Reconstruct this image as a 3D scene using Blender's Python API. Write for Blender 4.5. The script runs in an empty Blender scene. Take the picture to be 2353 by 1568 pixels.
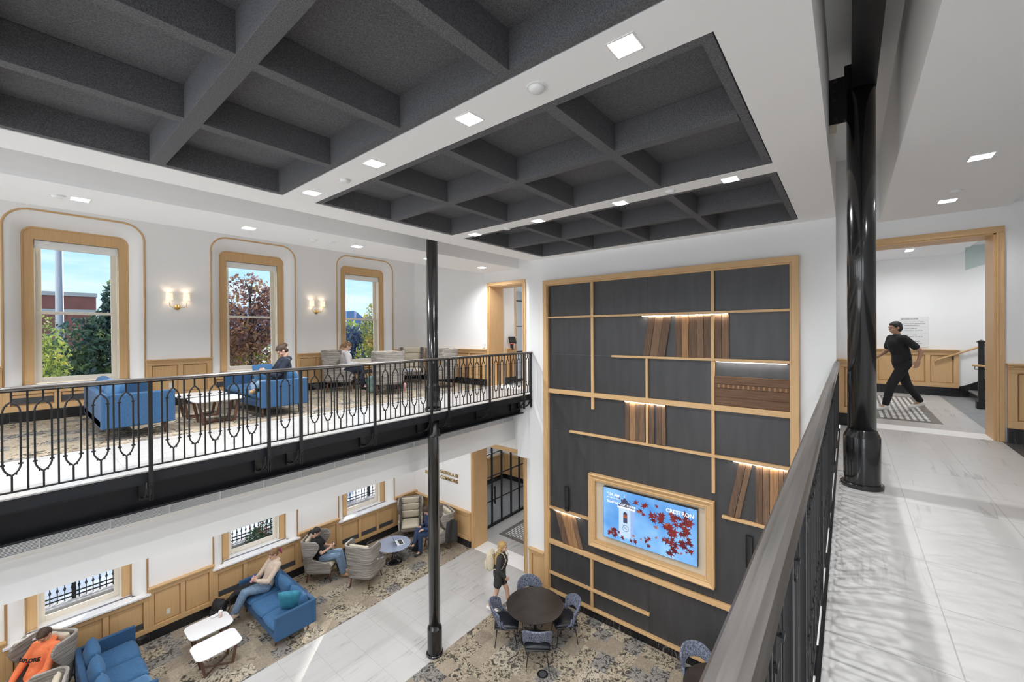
import bpy, bmesh, math, random
import numpy as np
from math import sin, cos, pi, radians as R
from mathutils import Vector, Matrix, Euler
C = bpy.context; D = bpy.data; COL = C.scene.collection
random.seed(7)
# ------------------------------------------------------------------ camera
EYE = 6.5                       # eye height above the ground floor
yaw, pit, roll = R(39.253), R(-0.234), R(-0.368)
_F = Vector((cos(yaw)*cos(pit), sin(yaw)*cos(pit), sin(pit))); _R = Vector((sin(yaw), -cos(yaw), 0)); _U = _R.cross(_F)
_R2 = _R*cos(roll)+_U*sin(roll); _U2 = -_R*sin(roll)+_U*cos(roll)
cam = D.objects.new('camera', D.cameras.new('camera')); COL.objects.link(cam)
cam.data.sensor_width = 36; cam.data.lens = 945.7/2353*36; cam.data.shift_y = -17/2353
cam.data.clip_start = .05; cam.data.clip_end = 600
m = Matrix((( _R2.x, _U2.x, -_F.x, 0), (_R2.y, _U2.y, -_F.y, 0), (_R2.z, _U2.z, -_F.z, EYE), (0, 0, 0, 1)))
cam.matrix_world = m
S = C.scene; S.camera = cam
S.view_settings.view_transform = 'Standard'; S.view_settings.look = 'None'; S.view_settings.gamma = 1
S.view_settings.use_curve_mapping = False; S.view_settings.exposure = 0.2
cy = S.cycles
cy.use_denoising = True; cy.max_bounces = 9; cy.diffuse_bounces = 7; cy.glossy_bounces = 3; cy.transmission_bounces = 4
cy.transparent_max_bounces = 8; cy.caustics_reflective = False; cy.caustics_refractive = False
cy.sample_clamp_indirect = 6; cy.use_adaptive_sampling = True; cy.adaptive_threshold = .02
# ------------------------------------------------------------------ world: morning sky with thin cloud streaks
W = D.worlds.new('sky'); S.world = W; W.use_nodes = True
def N(nt, t, **k):
    n = nt.nodes.new(t)
    for a, v in k.items():
        if a == 'i':
            for kk, vv in v.items(): n.inputs[kk].default_value = vv
        else: setattr(n, a, v)
    return n
nt = W.node_tree; nt.nodes.clear(); ln = nt.links.new
tc = N(nt, 'ShaderNodeTexCoord'); sx = N(nt, 'ShaderNodeSeparateXYZ'); ln(tc.outputs['Generated'], sx.inputs[0])
rp = N(nt, 'ShaderNodeValToRGB'); e = rp.color_ramp.elements
e[0].position = 0; e[0].color = (.62, .82, .97, 1); e[1].position = .6; e[1].color = (.12, .36, .80, 1)
q = rp.color_ramp.elements.new(.18); q.color = (.36, .66, .95, 1)
ln(sx.outputs[2], rp.inputs[0])
mp = N(nt, 'ShaderNodeMapping'); mp.inputs['Scale'].default_value = (1.6, 1.6, 9); mp.inputs['Rotation'].default_value = (.12, .05, 0)
nz = N(nt, 'ShaderNodeTexNoise', i={'Scale': 2.2, 'Detail': 8, 'Roughness': .6}); ln(tc.outputs['Generated'], mp.inputs[0]); ln(mp.outputs[0], nz.inputs[0])
cr = N(nt, 'ShaderNodeValToRGB'); cr.color_ramp.elements[0].position = .42; cr.color_ramp.elements[1].position = .72
ln(nz.outputs[0], cr.inputs[0])
mx = N(nt, 'ShaderNodeMixRGB', i={'Color2': (.88, .93, 1, 1)}); ln(cr.outputs[0], mx.inputs[0]); ln(rp.outputs[0], mx.inputs[1])
# bright cloud bank added to the unseen sky behind the camera for interior fill
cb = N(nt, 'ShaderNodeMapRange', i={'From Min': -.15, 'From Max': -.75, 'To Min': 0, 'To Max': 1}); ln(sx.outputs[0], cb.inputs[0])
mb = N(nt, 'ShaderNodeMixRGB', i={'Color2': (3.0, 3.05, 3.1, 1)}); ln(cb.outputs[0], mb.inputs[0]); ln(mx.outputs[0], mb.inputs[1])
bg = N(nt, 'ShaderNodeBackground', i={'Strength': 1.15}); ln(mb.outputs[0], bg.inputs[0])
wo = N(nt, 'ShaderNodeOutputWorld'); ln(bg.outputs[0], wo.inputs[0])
# ------------------------------------------------------------------ sun, low from beyond the windows
def light(name, kind, loc, energy, color=(1, 1, 1), size=.1, rot=None, spread=None, **k):
    l = D.lights.new(name, kind); l.energy = energy; l.color = color
    if kind == 'AREA':
        l.size = size
        if 'sy' in k: l.shape = 'RECTANGLE'; l.size_y = k['sy']
        if spread: l.spread = spread
    if kind == 'SUN': l.angle = size
    if kind == 'POINT': l.shadow_soft_size = size
    if kind == 'SPOT': l.shadow_soft_size = size; l.spot_size = k.get('cone', R(120)); l.spot_blend = k.get('blend', .6)
    o = D.objects.new(name, l); COL.objects.link(o); o.location = loc
    if rot is not None: o.rotation_euler = rot
    return o
sun_dir = Vector((-.70, -.72, -.385))
sun = light('sun', 'SUN', (20, 25, 20), 7.5, (1, .93, .82), R(.6)); sun.rotation_euler = sun_dir.to_track_quat('-Z', 'Y').to_euler()
WARM = (.97, .985, 1)
KEY = .44
F2 = 4.93; ZC = 8.29; ZS = 8.22; WY = 11.5; WX = 8.35; DX = 8.80
# lamps of the ceiling fixtures: (x, y, z, watts)
LAMPS = [(2.46, y, ZC, 95) for y in (1.08, 2.46, 3.87, 5.29)] + [(5.42, y, ZC, 95) for y in (1.08, 2.46, 3.87, 5.29)] \
      + [(-.48, y, ZC, 95) for y in (1.08, 2.46, 3.87, 5.29)] + [(-3.3, y, ZC, 110) for y in (1.08, 3.2, 5.29)] \
      + [(x, 7.56, ZS, 125) for x in (-3.3, -1.3, .59, 2.49, 4.40, 6.2, 8.0)] \
      + [(x, -1.02, 8.2, 26) for x in (-2.7, -.9, .9, 2.7, 4.3, 6.09, 7.89)]
for x, y, z, w in LAMPS:
    light('downlight_lamp', 'AREA', (x, y, z+.045), w*KEY, WARM, .08)
# lamps under the two galleries, above the ground floor seating
for x, y, z, w in [(x, y, 3.9, 32) for x in (-3, -1, 1, 3, 5, 7.4) for y in (8.3, 10.2)] + [(x, -1.2, 3.9, 45) for x in (-2, 1, 4, 7)]:
    light('gallery_lamp', 'AREA', (x, y, z-.06), w*KEY, WARM, .13, spread=R(160))
# ------------------------------------------------------------------ materials
M = {}
def newmat(name):
    mt = D.materials.new(name); mt.use_nodes = True; M[name] = mt
    return mt, mt.node_tree, mt.node_tree.nodes['Principled BSDF']
def flat(name, col, rough=.6, metal=0, noise=0, nscale=30, bump=0, bscale=None, spec=.5, emit=None, es=0, stretch=(1, 1, 1), sheen=0, coat=0):
    mt, nt, b = newmat(name)
    b.inputs['Base Color'].default_value = (*col, 1); b.inputs['Roughness'].default_value = rough; b.inputs['Metallic'].default_value = metal
    b.inputs['Specular IOR Level'].default_value = spec
    if sheen: b.inputs['Sheen Weight'].default_value = sheen
    if coat: b.inputs['Coat Weight'].default_value = coat
    if emit: b.inputs['Emission Color'].default_value = (*emit, 1); b.inputs['Emission Strength'].default_value = es
    if noise or bump:
        tc = N(nt, 'ShaderNodeTexCoord'); mp = N(nt, 'ShaderNodeMapping'); mp.inputs['Scale'].default_value = stretch
        nt.links.new(tc.outputs['Object'], mp.inputs[0])
        nz = N(nt, 'ShaderNodeTexNoise', i={'Scale': nscale, 'Detail': 4}); nt.links.new(mp.outputs[0], nz.inputs[0])
        if noise:
            r = N(nt, 'ShaderNodeValToRGB'); r.color_ramp.elements[0].position = .3; r.color_ramp.elements[1].position = .7
            r.color_ramp.elements[0].color = (*[max(0, c*(1-noise)) for c in col], 1); r.color_ramp.elements[1].color = (*[min(1, c*(1+noise)) for c in col], 1)
            nt.links.new(nz.outputs[0], r.inputs[0]); nt.links.new(r.outputs[0], b.inputs['Base Color'])
        if bump:
            nb = N(nt, 'ShaderNodeTexNoise', i={'Scale': bscale or nscale, 'Detail': 3}); nt.links.new(mp.outputs[0], nb.inputs[0])
            bp = N(nt, 'ShaderNodeBump', i={'Strength': bump, 'Distance': .01}); nt.links.new(nb.outputs[0], bp.inputs['Height']); nt.links.new(bp.outputs[0], b.inputs['Normal'])
    return mt
def wood(name, c1, c2, axis, rough=.45, scale=9, dark=.0):
    mt, nt, b = newmat(name); ln = nt.links.new
    tc = N(nt, 'ShaderNodeTexCoord'); mp = N(nt, 'ShaderNodeMapping')
    s = [scale]*3; s['xyz'.index(axis)] = scale*.045; mp.inputs['Scale'].default_value = s
    ln(tc.outputs['Object'], mp.inputs[0])
    nz = N(nt, 'ShaderNodeTexNoise', i={'Scale': 5, 'Detail': 6, 'Roughness': .65, 'Distortion': .4}); ln(mp.outputs[0], nz.inputs[0])
    r = N(nt, 'ShaderNodeValToRGB'); r.color_ramp.elements[0].position = .3; r.color_ramp.elements[1].position = .7
    r.color_ramp.elements[0].color = (*c1, 1); r.color_ramp.elements[1].color = (*c2, 1)
    ln(nz.outputs[0], r.inputs[0]); ln(r.outputs[0], b.inputs['Base Color']); b.inputs['Roughness'].default_value = rough
    bp = N(nt, 'ShaderNodeBump', i={'Strength': .12, 'Distance': .004}); ln(nz.outputs[0], bp.inputs['Height']); ln(bp.outputs[0], b.inputs['Normal'])
    return mt
OAK1, OAK2 = (.57, .355, .165), (.66, .43, .215)
for a in 'xyz': wood('oak_'+a, OAK1, OAK2, a)
for a in 'xyz': wood('walnut_'+a, (.07, .03, .018), (.16, .075, .045), a)
wood('reclaimed_z', (.065, .038, .024), (.18, .108, .066), 'z', .75, 12); wood('reclaimed_y', (.075, .038, .02), (.20, .11, .06), 'y', .75, 12)
wood('reclaimed_light', (.20, .10, .045), (.42, .235, .11), 'z', .7, 10); wood('reclaimed_mid', (.10, .058, .036), (.25, .150, .09), 'z', .75, 12)
flat('wall_white', (.86, .855, .85), .85); flat('ceiling_white', (.88, .88, .885), .9); flat('wall_cool', (.83, .835, .84), .85)
flat('trim_white', (.84, .82, .79), .5); flat('stone_white', (.84, .84, .85), .25); flat('sash_cream', (.80, .74, .64), .45)
flat('blind_white', (.86, .85, .83), .7); flat('black_steel', (.014, .014, .016), .32, .3, spec=.6, noise=.3, nscale=6); flat('rail_black', (.012, .012, .013), .42, .2)
flat('column_black', (.010, .010, .011), .18, .1, spec=.7, coat=.3); flat('beam_black', (.010, .011, .015), .5, .0, bump=.15, bscale=9, spec=.35)
flat('handrail_steel', (.19, .175, .165), .33, .85, noise=.25, nscale=12, stretch=(.15, 4, 4))
flat('felt', (.115, .115, .124), .95, noise=.42, nscale=120, bump=.3, bscale=160, stretch=(1, 1, 1))
flat('grille_metal', (.80, .81, .84), .5); flat('grille_dark', (.16, .16, .18), .6); flat('outlet', (.72, .66, .52), .5); flat('white_plastic', (.8, .8, .8), .4)
flat('black_plastic', (.012, .012, .013), .35); flat('grey_floor', (.22, .225, .23), .55, noise=.12, nscale=8); flat('mat_frame', (.14, .125, .11), .5, noise=.15, nscale=12)
flat('panel_steel', (.064, .064, .067), .42, .35, noise=.13, nscale=3.2, stretch=(1, 2.2, .35), spec=.4)
flat('brass', (.62, .42, .16), .3, 1); flat('lamp_shade', (.9, .8, .65), .8, emit=(1, .80, .56), es=.7)
flat('lamp_glow', (1, 1, 1), .5, emit=(1, .96, .90), es=9); flat('tube_glow', (1, 1, 1), .5, emit=(1, .97, .92), es=5); flat('led_glow', (1, 1, 1), .5, emit=(1, .83, .64), es=7)
flat('downlight_cone', (.86, .86, .85), .45, emit=(1, .96, .9), es=.12)
flat('sofa_blue', (.024, .085, .19), .8, noise=.16, nscale=55, bump=.25, bscale=260, sheen=.06); flat('sofa_blue_cushion', (.03, .115, .25), .8, noise=.16, nscale=30, bump=.3, bscale=14, sheen=.08)
flat('teal_fabric', (.03, .20, .29), .8, noise=.2, nscale=20, bump=.3, bscale=18); flat('cream_leather', (.60, .53, .42), .5, bump=.1, bscale=40)
flat('table_white', (.80, .80, .82), .22); flat('table_dark', (.028, .022, .020), .35, noise=.3, nscale=5); flat('tulip_top', (.30, .35, .47), .2); flat('tulip_base', (.01, .01, .012), .08, spec=.8, coat=.5)
flat('boucle', (.13, .145, .20), .95, noise=.9, nscale=48, bump=.8, bscale=60); flat('boucle_dark', (.05, .052, .055), .95, noise=.9, nscale=48, bump=.8, bscale=60)
flat('chair_leather', (.012, .015, .022), .35); flat('hinge_black', (.01, .01, .01), .4); flat('screen_black', (.01, .01, .01), .15)
flat('niche_cream', (.66, .57, .45), .6); flat('slate', (.06, .063, .07), .5)
def marble(name, base, vein, tile=.615, ox=0, oy=0, rough=.22, amt=.6, grout=(.45, .45, .45), gw=.006, vs=1.0):
    mt, nt, b = newmat(name); ln = nt.links.new
    tc = N(nt, 'ShaderNodeTexCoord'); mp = N(nt, 'ShaderNodeMapping'); mp.inputs['Location'].default_value = (-ox, -oy, 0); ln(tc.outputs['Object'], mp.inputs[0])
    dv = N(nt, 'ShaderNodeVectorMath', operation='SCALE'); dv.inputs['Scale'].default_value = 1/tile; ln(mp.outputs[0], dv.inputs[0])
    fl = N(nt, 'ShaderNodeVectorMath', operation='FLOOR'); ln(dv.outputs[0], fl.inputs[0])
    fr = N(nt, 'ShaderNodeVectorMath', operation='FRACTION'); ln(dv.outputs[0], fr.inputs[0])
    wn = N(nt, 'ShaderNodeTexWhiteNoise', noise_dimensions='2D'); ln(fl.outputs[0], wn.inputs[0])
    ad = N(nt, 'ShaderNodeVectorMath', operation='MULTIPLY_ADD'); ad.inputs[1].default_value = (17, 23, 5); ln(wn.outputs['Color'], ad.inputs[0]); ln(tc.outputs['Object'], ad.inputs[2])
    m2 = N(nt, 'ShaderNodeMapping'); m2.inputs['Rotation'].default_value = (0, 0, R(28)); m2.inputs['Scale'].default_value = (.32*vs, 3.4*vs, 1); ln(ad.outputs[0], m2.inputs[0])
    n1 = N(nt, 'ShaderNodeTexNoise', i={'Scale': 1.3, 'Detail': 6, 'Roughness': .5, 'Distortion': .12}); ln(m2.outputs[0], n1.inputs[0])
    r1 = N(nt, 'ShaderNodeValToRGB'); el = r1.color_ramp.elements; el[0].position = .485; el[0].color = (0, 0, 0, 1); el[1].position = .525; el[1].color = (0, 0, 0, 1)
    k = el.new(.505); k.color = (1, 1, 1, 1); ln(n1.outputs[0], r1.inputs[0])
    n2 = N(nt, 'ShaderNodeTexNoise', i={'Scale': 1.1, 'Detail': 2}); ln(ad.outputs[0], n2.inputs[0])
    r2 = N(nt, 'ShaderNodeValToRGB'); r2.color_ramp.elements[0].position = .46; r2.color_ramp.elements[1].position = .66; ln(n2.outputs[0], r2.inputs[0])
    mu = N(nt, 'ShaderNodeMath', operation='MULTIPLY'); ln(r1.outputs[0], mu.inputs[0]); ln(r2.outputs[0], mu.inputs[1])
    n3 = N(nt, 'ShaderNodeTexNoise', i={'Scale': 1.6, 'Detail': 4}); ln(m2.outputs[0], n3.inputs[0])
    r3 = N(nt, 'ShaderNodeValToRGB'); r3.color_ramp.elements[0].position = .3; r3.color_ramp.elements[1].position = .7
    r3.color_ramp.elements[0].color = (*[c*.93 for c in base], 1); r3.color_ramp.elements[1].color = (*base, 1); ln(n3.outputs[0], r3.inputs[0])
    ma = N(nt, 'ShaderNodeMath', operation='MULTIPLY'); ma.inputs[1].default_value = amt; ln(mu.outputs[0], ma.inputs[0])
    mxv = N(nt, 'ShaderNodeMixRGB', i={'Color2': (*vein, 1)}); ln(ma.outputs[0], mxv.inputs[0]); ln(r3.outputs[0], mxv.inputs[1])
    sp = N(nt, 'ShaderNodeSeparateXYZ'); ln(fr.outputs[0], sp.inputs[0])
    g = gw/tile; out = []
    for ax in (0, 1):
        a = N(nt, 'ShaderNodeMath', operation='LESS_THAN'); a.inputs[1].default_value = g; ln(sp.outputs[ax], a.inputs[0]); out.append(a)
    mm = N(nt, 'ShaderNodeMath', operation='MAXIMUM'); ln(out[0].outputs[0], mm.inputs[0]); ln(out[1].outputs[0], mm.inputs[1])
    mg = N(nt, 'ShaderNodeMixRGB', i={'Color2': (*grout, 1)}); ln(mm.outputs[0], mg.inputs[0]); ln(mxv.outputs[0], mg.inputs[1])
    ln(mg.outputs[0], b.inputs['Base Color']); b.inputs['Roughness'].default_value = rough
    return mt
marble('marble_floor', (.52, .508, .495), (.10, .10, .10), ox=2.69, oy=-.404, rough=.33, amt=.6, grout=(.34, .33, .32))
marble('marble_black', (.013, .013, .015), (.35, .34, .33), .61, rough=.2, amt=.6, grout=(.08, .08, .08), gw=.003, vs=1.6)
marble('marble_darkfloor', (.10, .09, .085), (.5, .48, .45), .61, rough=.2, amt=.9, grout=(.05, .05, .05), vs=1.2)
def carpet(name):
    mt, nt, b = newmat(name); ln = nt.links.new
    tc = N(nt, 'ShaderNodeTexCoord'); mp = N(nt, 'ShaderNodeMapping'); mp.inputs['Scale'].default_value = (1, 1, 1); ln(tc.outputs['Object'], mp.inputs[0])
    def brick(sc, w, h, off):
        m = N(nt, 'ShaderNodeMapping'); m.inputs['Location'].default_value = (off, off*.7, 0); ln(tc.outputs['Object'], m.inputs[0])
        t = N(nt, 'ShaderNodeTexBrick', i={'Color1': (0, 0, 0, 1), 'Color2': (1, 1, 1, 1), 'Mortar': (.5, .5, .5, 1), 'Scale': sc, 'Mortar Size': .0, 'Brick Width': w, 'Row Height': h}); t.offset = .37; t.squash = .7; t.squash_frequency = 3
        ln(m.outputs[0], t.inputs[0]); return t
    b1 = brick(1.9, .9, .62, 0); b3 = brick(1.9, .9, .62, 0)
    r = N(nt, 'ShaderNodeValToRGB'); r.color_ramp.interpolation = 'CONSTANT'; el = r.color_ramp.elements
    el[0].position = 0; el[0].color = (.30, .25, .195, 1); el[1].position = .85; el[1].color = (.45, .39, .31, 1)
    for p, c in ((.2, (.37, .31, .235)), (.4, (.26, .245, .225)), (.6, (.40, .34, .255))):
        k = el.new(p); k.color = (*c, 1)
    ln(b1.outputs[0], r.inputs[0])
    # scroll-like dark flourishes
    wp = N(nt, 'ShaderNodeTexNoise', i={'Scale': 5, 'Detail': 2}); ln(tc.outputs['Object'], wp.inputs[0])
    av = N(nt, 'ShaderNodeVectorMath', operation='MULTIPLY_ADD'); av.inputs[1].default_value = (.35, .35, .35); ln(wp.outputs['Color'], av.inputs[0]); ln(tc.outputs['Object'], av.inputs[2])
    vo = N(nt, 'ShaderNodeTexVoronoi', feature='DISTANCE_TO_EDGE', i={'Scale': 12}); ln(av.outputs[0], vo.inputs[0])
    n1 = N(nt, 'ShaderNodeTexNoise', i={'Scale': 8, 'Detail': 5, 'Roughness': .6, 'Distortion': 1.8}); ln(tc.outputs['Object'], n1.inputs[0])
    rv = N(nt, 'ShaderNodeValToRGB'); rv.color_ramp.elements[0].position = .03; rv.color_ramp.elements[0].color = (1, 1, 1, 1); rv.color_ramp.elements[1].position = .11; rv.color_ramp.elements[1].color = (0, 0, 0, 1); ln(vo.outputs['Distance'], rv.inputs[0])
    rn = N(nt, 'ShaderNodeValToRGB'); rn.color_ramp.elements[0].position = .45; rn.color_ramp.elements[1].position = .52; ln(n1.outputs[0], rn.inputs[0])
    mul = N(nt, 'ShaderNodeMath', operation='MULTIPLY'); ln(rv.outputs[0], mul.inputs[0]); ln(rn.outputs[0], mul.inputs[1])
    rn2 = N(nt, 'ShaderNodeValToRGB'); rn2.color_ramp.elements[0].position = .55; rn2.color_ramp.elements[1].position = .59; ln(n1.outputs[0], rn2.inputs[0])
    mxx = N(nt, 'ShaderNodeMath', operation='MAXIMUM'); ln(mul.outputs[0], mxx.inputs[0]); ln(rn2.outputs[0], mxx.inputs[1])
    ms = N(nt, 'ShaderNodeValToRGB'); ms.color_ramp.elements[0].position = .3; ms.color_ramp.elements[0].color = (.15, .15, .15, 1); ms.color_ramp.elements[1].position = .45; ln(b3.outputs[0], ms.inputs[0])
    m3 = N(nt, 'ShaderNodeMath', operation='MULTIPLY'); ln(mxx.outputs[0], m3.inputs[0]); ln(ms.outputs[0], m3.inputs[1])
    m4 = N(nt, 'ShaderNodeMath', operation='MULTIPLY'); m4.inputs[1].default_value = .9; ln(m3.outputs[0], m4.inputs[0])
    mx = N(nt, 'ShaderNodeMixRGB', i={'Color2': (.03, .028, .026, 1)}); ln(m4.outputs[0], mx.inputs[0]); ln(r.outputs[0], mx.inputs[1])
    nf = N(nt, 'ShaderNodeTexNoise', i={'Scale': 60, 'Detail': 3}); ln(tc.outputs['Object'], nf.inputs[0])
    m5 = N(nt, 'ShaderNodeMixRGB', blend_type='OVERLAY', i={'Fac': .55}); ln(mx.outputs[0], m5.inputs[1]); ln(nf.outputs[0], m5.inputs[2])
    ln(m5.outputs[0], b.inputs['Base Color']); b.inputs['Roughness'].default_value = .98; b.inputs['Specular IOR Level'].default_value = .1
carpet('carpet')
def stripes(name, c1, c2, scale=24):
    mt, nt, b = newmat(name); ln = nt.links.new
    tc = N(nt, 'ShaderNodeTexCoord'); mp = N(nt, 'ShaderNodeMapping'); mp.inputs['Scale'].default_value = (.045, .045, 1); ln(tc.outputs['Object'], mp.inputs[0])
    n = N(nt, 'ShaderNodeTexNoise', i={'Scale': scale*1.9, 'Detail': 3, 'Roughness': .7}); ln(mp.outputs[0], n.inputs[0])
    r = N(nt, 'ShaderNodeValToRGB'); r.color_ramp.elements[0].position = .42; r.color_ramp.elements[1].position = .60
    r.color_ramp.elements[0].color = (*c1, 1); r.color_ramp.elements[1].color = (*c2, 1); ln(n.outputs[0], r.inputs[0]); ln(r.outputs[0], b.inputs['Base Color'])
    b.inputs['Roughness'].default_value = .9
stripes('chair_stripe', (.17, .15, .13), (.37, .345, .32))
def matpattern(name):
    mt, nt, b = newmat(name); ln = nt.links.new
    tc = N(nt, 'ShaderNodeTexCoord')
    t = N(nt, 'ShaderNodeTexBrick', i={'Color1': (.78, .77, .75, 1), 'Color2': (.70, .69, .67, 1), 'Mortar': (.16, .15, .14, 1), 'Scale': 1, 'Mortar Size': .02, 'Brick Width': .16, 'Row Height': .085}); ln(tc.outputs['Object'], t.inputs[0])
    ln(t.outputs[0], b.inputs['Base Color']); b.inputs['Roughness'].default_value = .5
matpattern('mosaic')
def glassmat(name, tint=(.96, .98, 1), gl=.08):
    mt = D.materials.new(name); mt.use_nodes = True; M[name] = mt; nt = mt.node_tree; nt.nodes.clear(); ln = nt.links.new
    tr = N(nt, 'ShaderNodeBsdfTransparent', i={'Color': (*tint, 1)}); g = N(nt, 'ShaderNodeBsdfGlossy', i={'Roughness': .02})
    lw = N(nt, 'ShaderNodeLayerWeight', i={'Blend': .12}); ml = N(nt, 'ShaderNodeMath', operation='MULTIPLY'); ml.inputs[1].default_value = gl*6; ln(lw.outputs['Fresnel'], ml.inputs[0])
    mx = N(nt, 'ShaderNodeMixShader'); ln(ml.outputs[0], mx.inputs[0]); ln(tr.outputs[0], mx.inputs[1]); ln(g.outputs[0], mx.inputs[2])
    o = N(nt, 'ShaderNodeOutputMaterial'); ln(mx.outputs[0], o.inputs[0])
glassmat('glass')
# ------------------------------------------------------------------ mesh helpers
class MB:
    def __init__(s): s.v = []; s.f = []
    def add(s, vs, fs):
        n = len(s.v); s.v += [tuple(v) for v in vs]; s.f += [tuple(i+n for i in f) for f in fs]; return s
    def box(s, x0, x1, y0, y1, z0, z1):
        x0, x1 = sorted((x0, x1)); y0, y1 = sorted((y0, y1)); z0, z1 = sorted((z0, z1))
        return s.add([(x, y, z) for z in (z0, z1) for y in (y0, y1) for x in (x0, x1)], [(0, 2, 3, 1), (4, 5, 7, 6), (0, 1, 5, 4), (2, 6, 7, 3), (0, 4, 6, 2), (1, 3, 7, 5)])
    def obox(s, c, h, rot):
        q = MB().box(-h[0], h[0], -h[1], h[1], -h[2], h[2]); mt = Matrix.Translation(c) @ rot.to_4x4()
        return s.add([mt @ Vector(v) for v in q.v], q.f)
    def cyl(s, p0, p1, r0, r1=None, n=12, cap=True):
        return s.tube([p0, p1], [r0, r0 if r1 is None else r1], n, cap)
    def tube(s, pts, rad, n=8, cap=True, closed=False):
        pts = [Vector(p) for p in pts]; L = len(pts)
        if not isinstance(rad, (list, tuple)): rad = [rad]*L
        up = None; rings = []
        for i, p in enumerate(pts):
            a = pts[(i-1) % L] if (i or closed) else p; b = pts[(i+1) % L] if (i < L-1 or closed) else p
            t = (b-a).normalized()
            if up is None: up = Vector((0, 0, 1)) if abs(t.z) < .95 else Vector((1, 0, 0))
            x = t.cross(up)
            if x.length < 1e-5: x = t.orthogonal()
            x.normalize(); up = x.cross(t).normalized(); y = up
            r = rad[i]; rx, ry = r if isinstance(r, tuple) else (r, r)
            rings.append([p + x*cos(2*pi*k/n)*rx + y*sin(2*pi*k/n)*ry for k in range(n)])
        return s.loft(rings, cap and not closed, closed)
    def loft(s, rings, cap=True, closed=False, ringclosed=True):
        n = len(rings[0]); vs = [v for r in rings for v in r]; fs = []
        m = len(rings)
        for i in range(m if closed else m-1):
            j = (i+1) % m
            for k in range(n if ringclosed else n-1):
                l = (k+1) % n; fs.append((i*n+k, i*n+l, j*n+l, j*n+k))
        if cap: fs.append(tuple(range(n))[::-1]); fs.append(tuple((m-1)*n+k for k in range(n)))
        return s.add(vs, fs)
    def lathe(s, prof, c=(0, 0, 0), n=24):
        rings = [[(c[0]+r*cos(2*pi*k/n), c[1]+r*sin(2*pi*k/n), c[2]+z) for k in range(n)] for r, z in prof]
        return s.loft(rings)
    def sph(s, c, r, n=14, m=9, rot=None):
        rx, ry, rz = r if isinstance(r, tuple) else (r, r, r); rings = []
        for i in range(1, m):
            t = pi*i/m; rings.append([Vector((rx*sin(t)*cos(2*pi*k/n), ry*sin(t)*sin(2*pi*k/n), -rz*cos(t))) for k in range(n)])
        if rot is not None: rings = [[rot @ v for v in r_] for r_ in rings]
        c = Vector(c); return s.loft([[c+v for v in r_] for r_ in rings])
    def prism(s, poly, z0, z1):
        n = len(poly); return s.add([(x, y, z0) for x, y in poly]+[(x, y, z1) for x, y in poly], [tuple(range(n))[::-1], tuple(range(n, 2*n))]+[(k, (k+1) % n, (k+1) % n+n, k+n) for k in range(n)])
    def xf(s, mt): s.v = [tuple(mt @ Vector(v)) for v in s.v]; return s
    def mesh(s, name):
        me = D.meshes.new(name); me.from_pydata(s.v, [], s.f); me.validate(); me.update()
        bm = bmesh.new(); bm.from_mesh(me); bmesh.ops.recalc_face_normals(bm, faces=bm.faces); bm.to_mesh(me); bm.free(); return me
def obj(name, mb, mat, parent=None, smooth=False, bevel=0, seg=2, loc=None, rot=None, sub=0):
    me = mb.mesh(name) if isinstance(mb, MB) else mb
    if mat is not None and not me.materials: me.materials.append(M[mat])
    if smooth:
        for p in me.polygons: p.use_smooth = True
    o = D.objects.new(name, me); COL.objects.link(o)
    if parent is not None: o.parent = parent
    if loc is not None: o.location = loc
    if rot is not None: o.rotation_euler = rot
    if bevel:
        b = o.modifiers.new('bevel', 'BEVEL'); b.width = bevel; b.segments = seg; b.limit_method = 'ANGLE'; b.angle_limit = R(40)
    if sub: u = o.modifiers.new('sub', 'SUBSURF'); u.levels = sub; u.render_levels = sub
    return o
def tag(o, label=None, cat=None, group=None, kind=None):
    if label: o['label'] = label
    if cat: o['category'] = cat
    if group: o['group'] = group
    if kind: o['kind'] = kind
    return o
def thing(name, label, cat, loc=(0, 0, 0), rz=0, group=None):
    o = D.objects.new(name, None); COL.objects.link(o); o.empty_display_size = .1; o.location = loc; o.rotation_euler = (0, 0, rz)
    return tag(o, label, cat, group)
def struct(name, mb, mat, parent=None, **k):
    o = obj(name, mb, mat, parent, **k)
    if parent is None: o['kind'] = 'structure'
    return o
KIDS = {}
def copy_tree(o, parent=None):
    c = o.copy(); COL.objects.link(c)
    if parent is not None: c.parent = parent
    for ch in [x for x in D.objects if x.parent is o]: copy_tree(ch, c)
    return c
def dup(o, label, loc=None, rz=None, group=None):
    c = copy_tree(o); c['label'] = label
    if loc is not None: c.location = loc
    if rz is not None: c.rotation_euler = (0, 0, rz)
    if group: c['group'] = group
    return c
def setin(o, loc, rz=0): o.location = loc; o.rotation_euler = (0, 0, rz); return o
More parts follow.
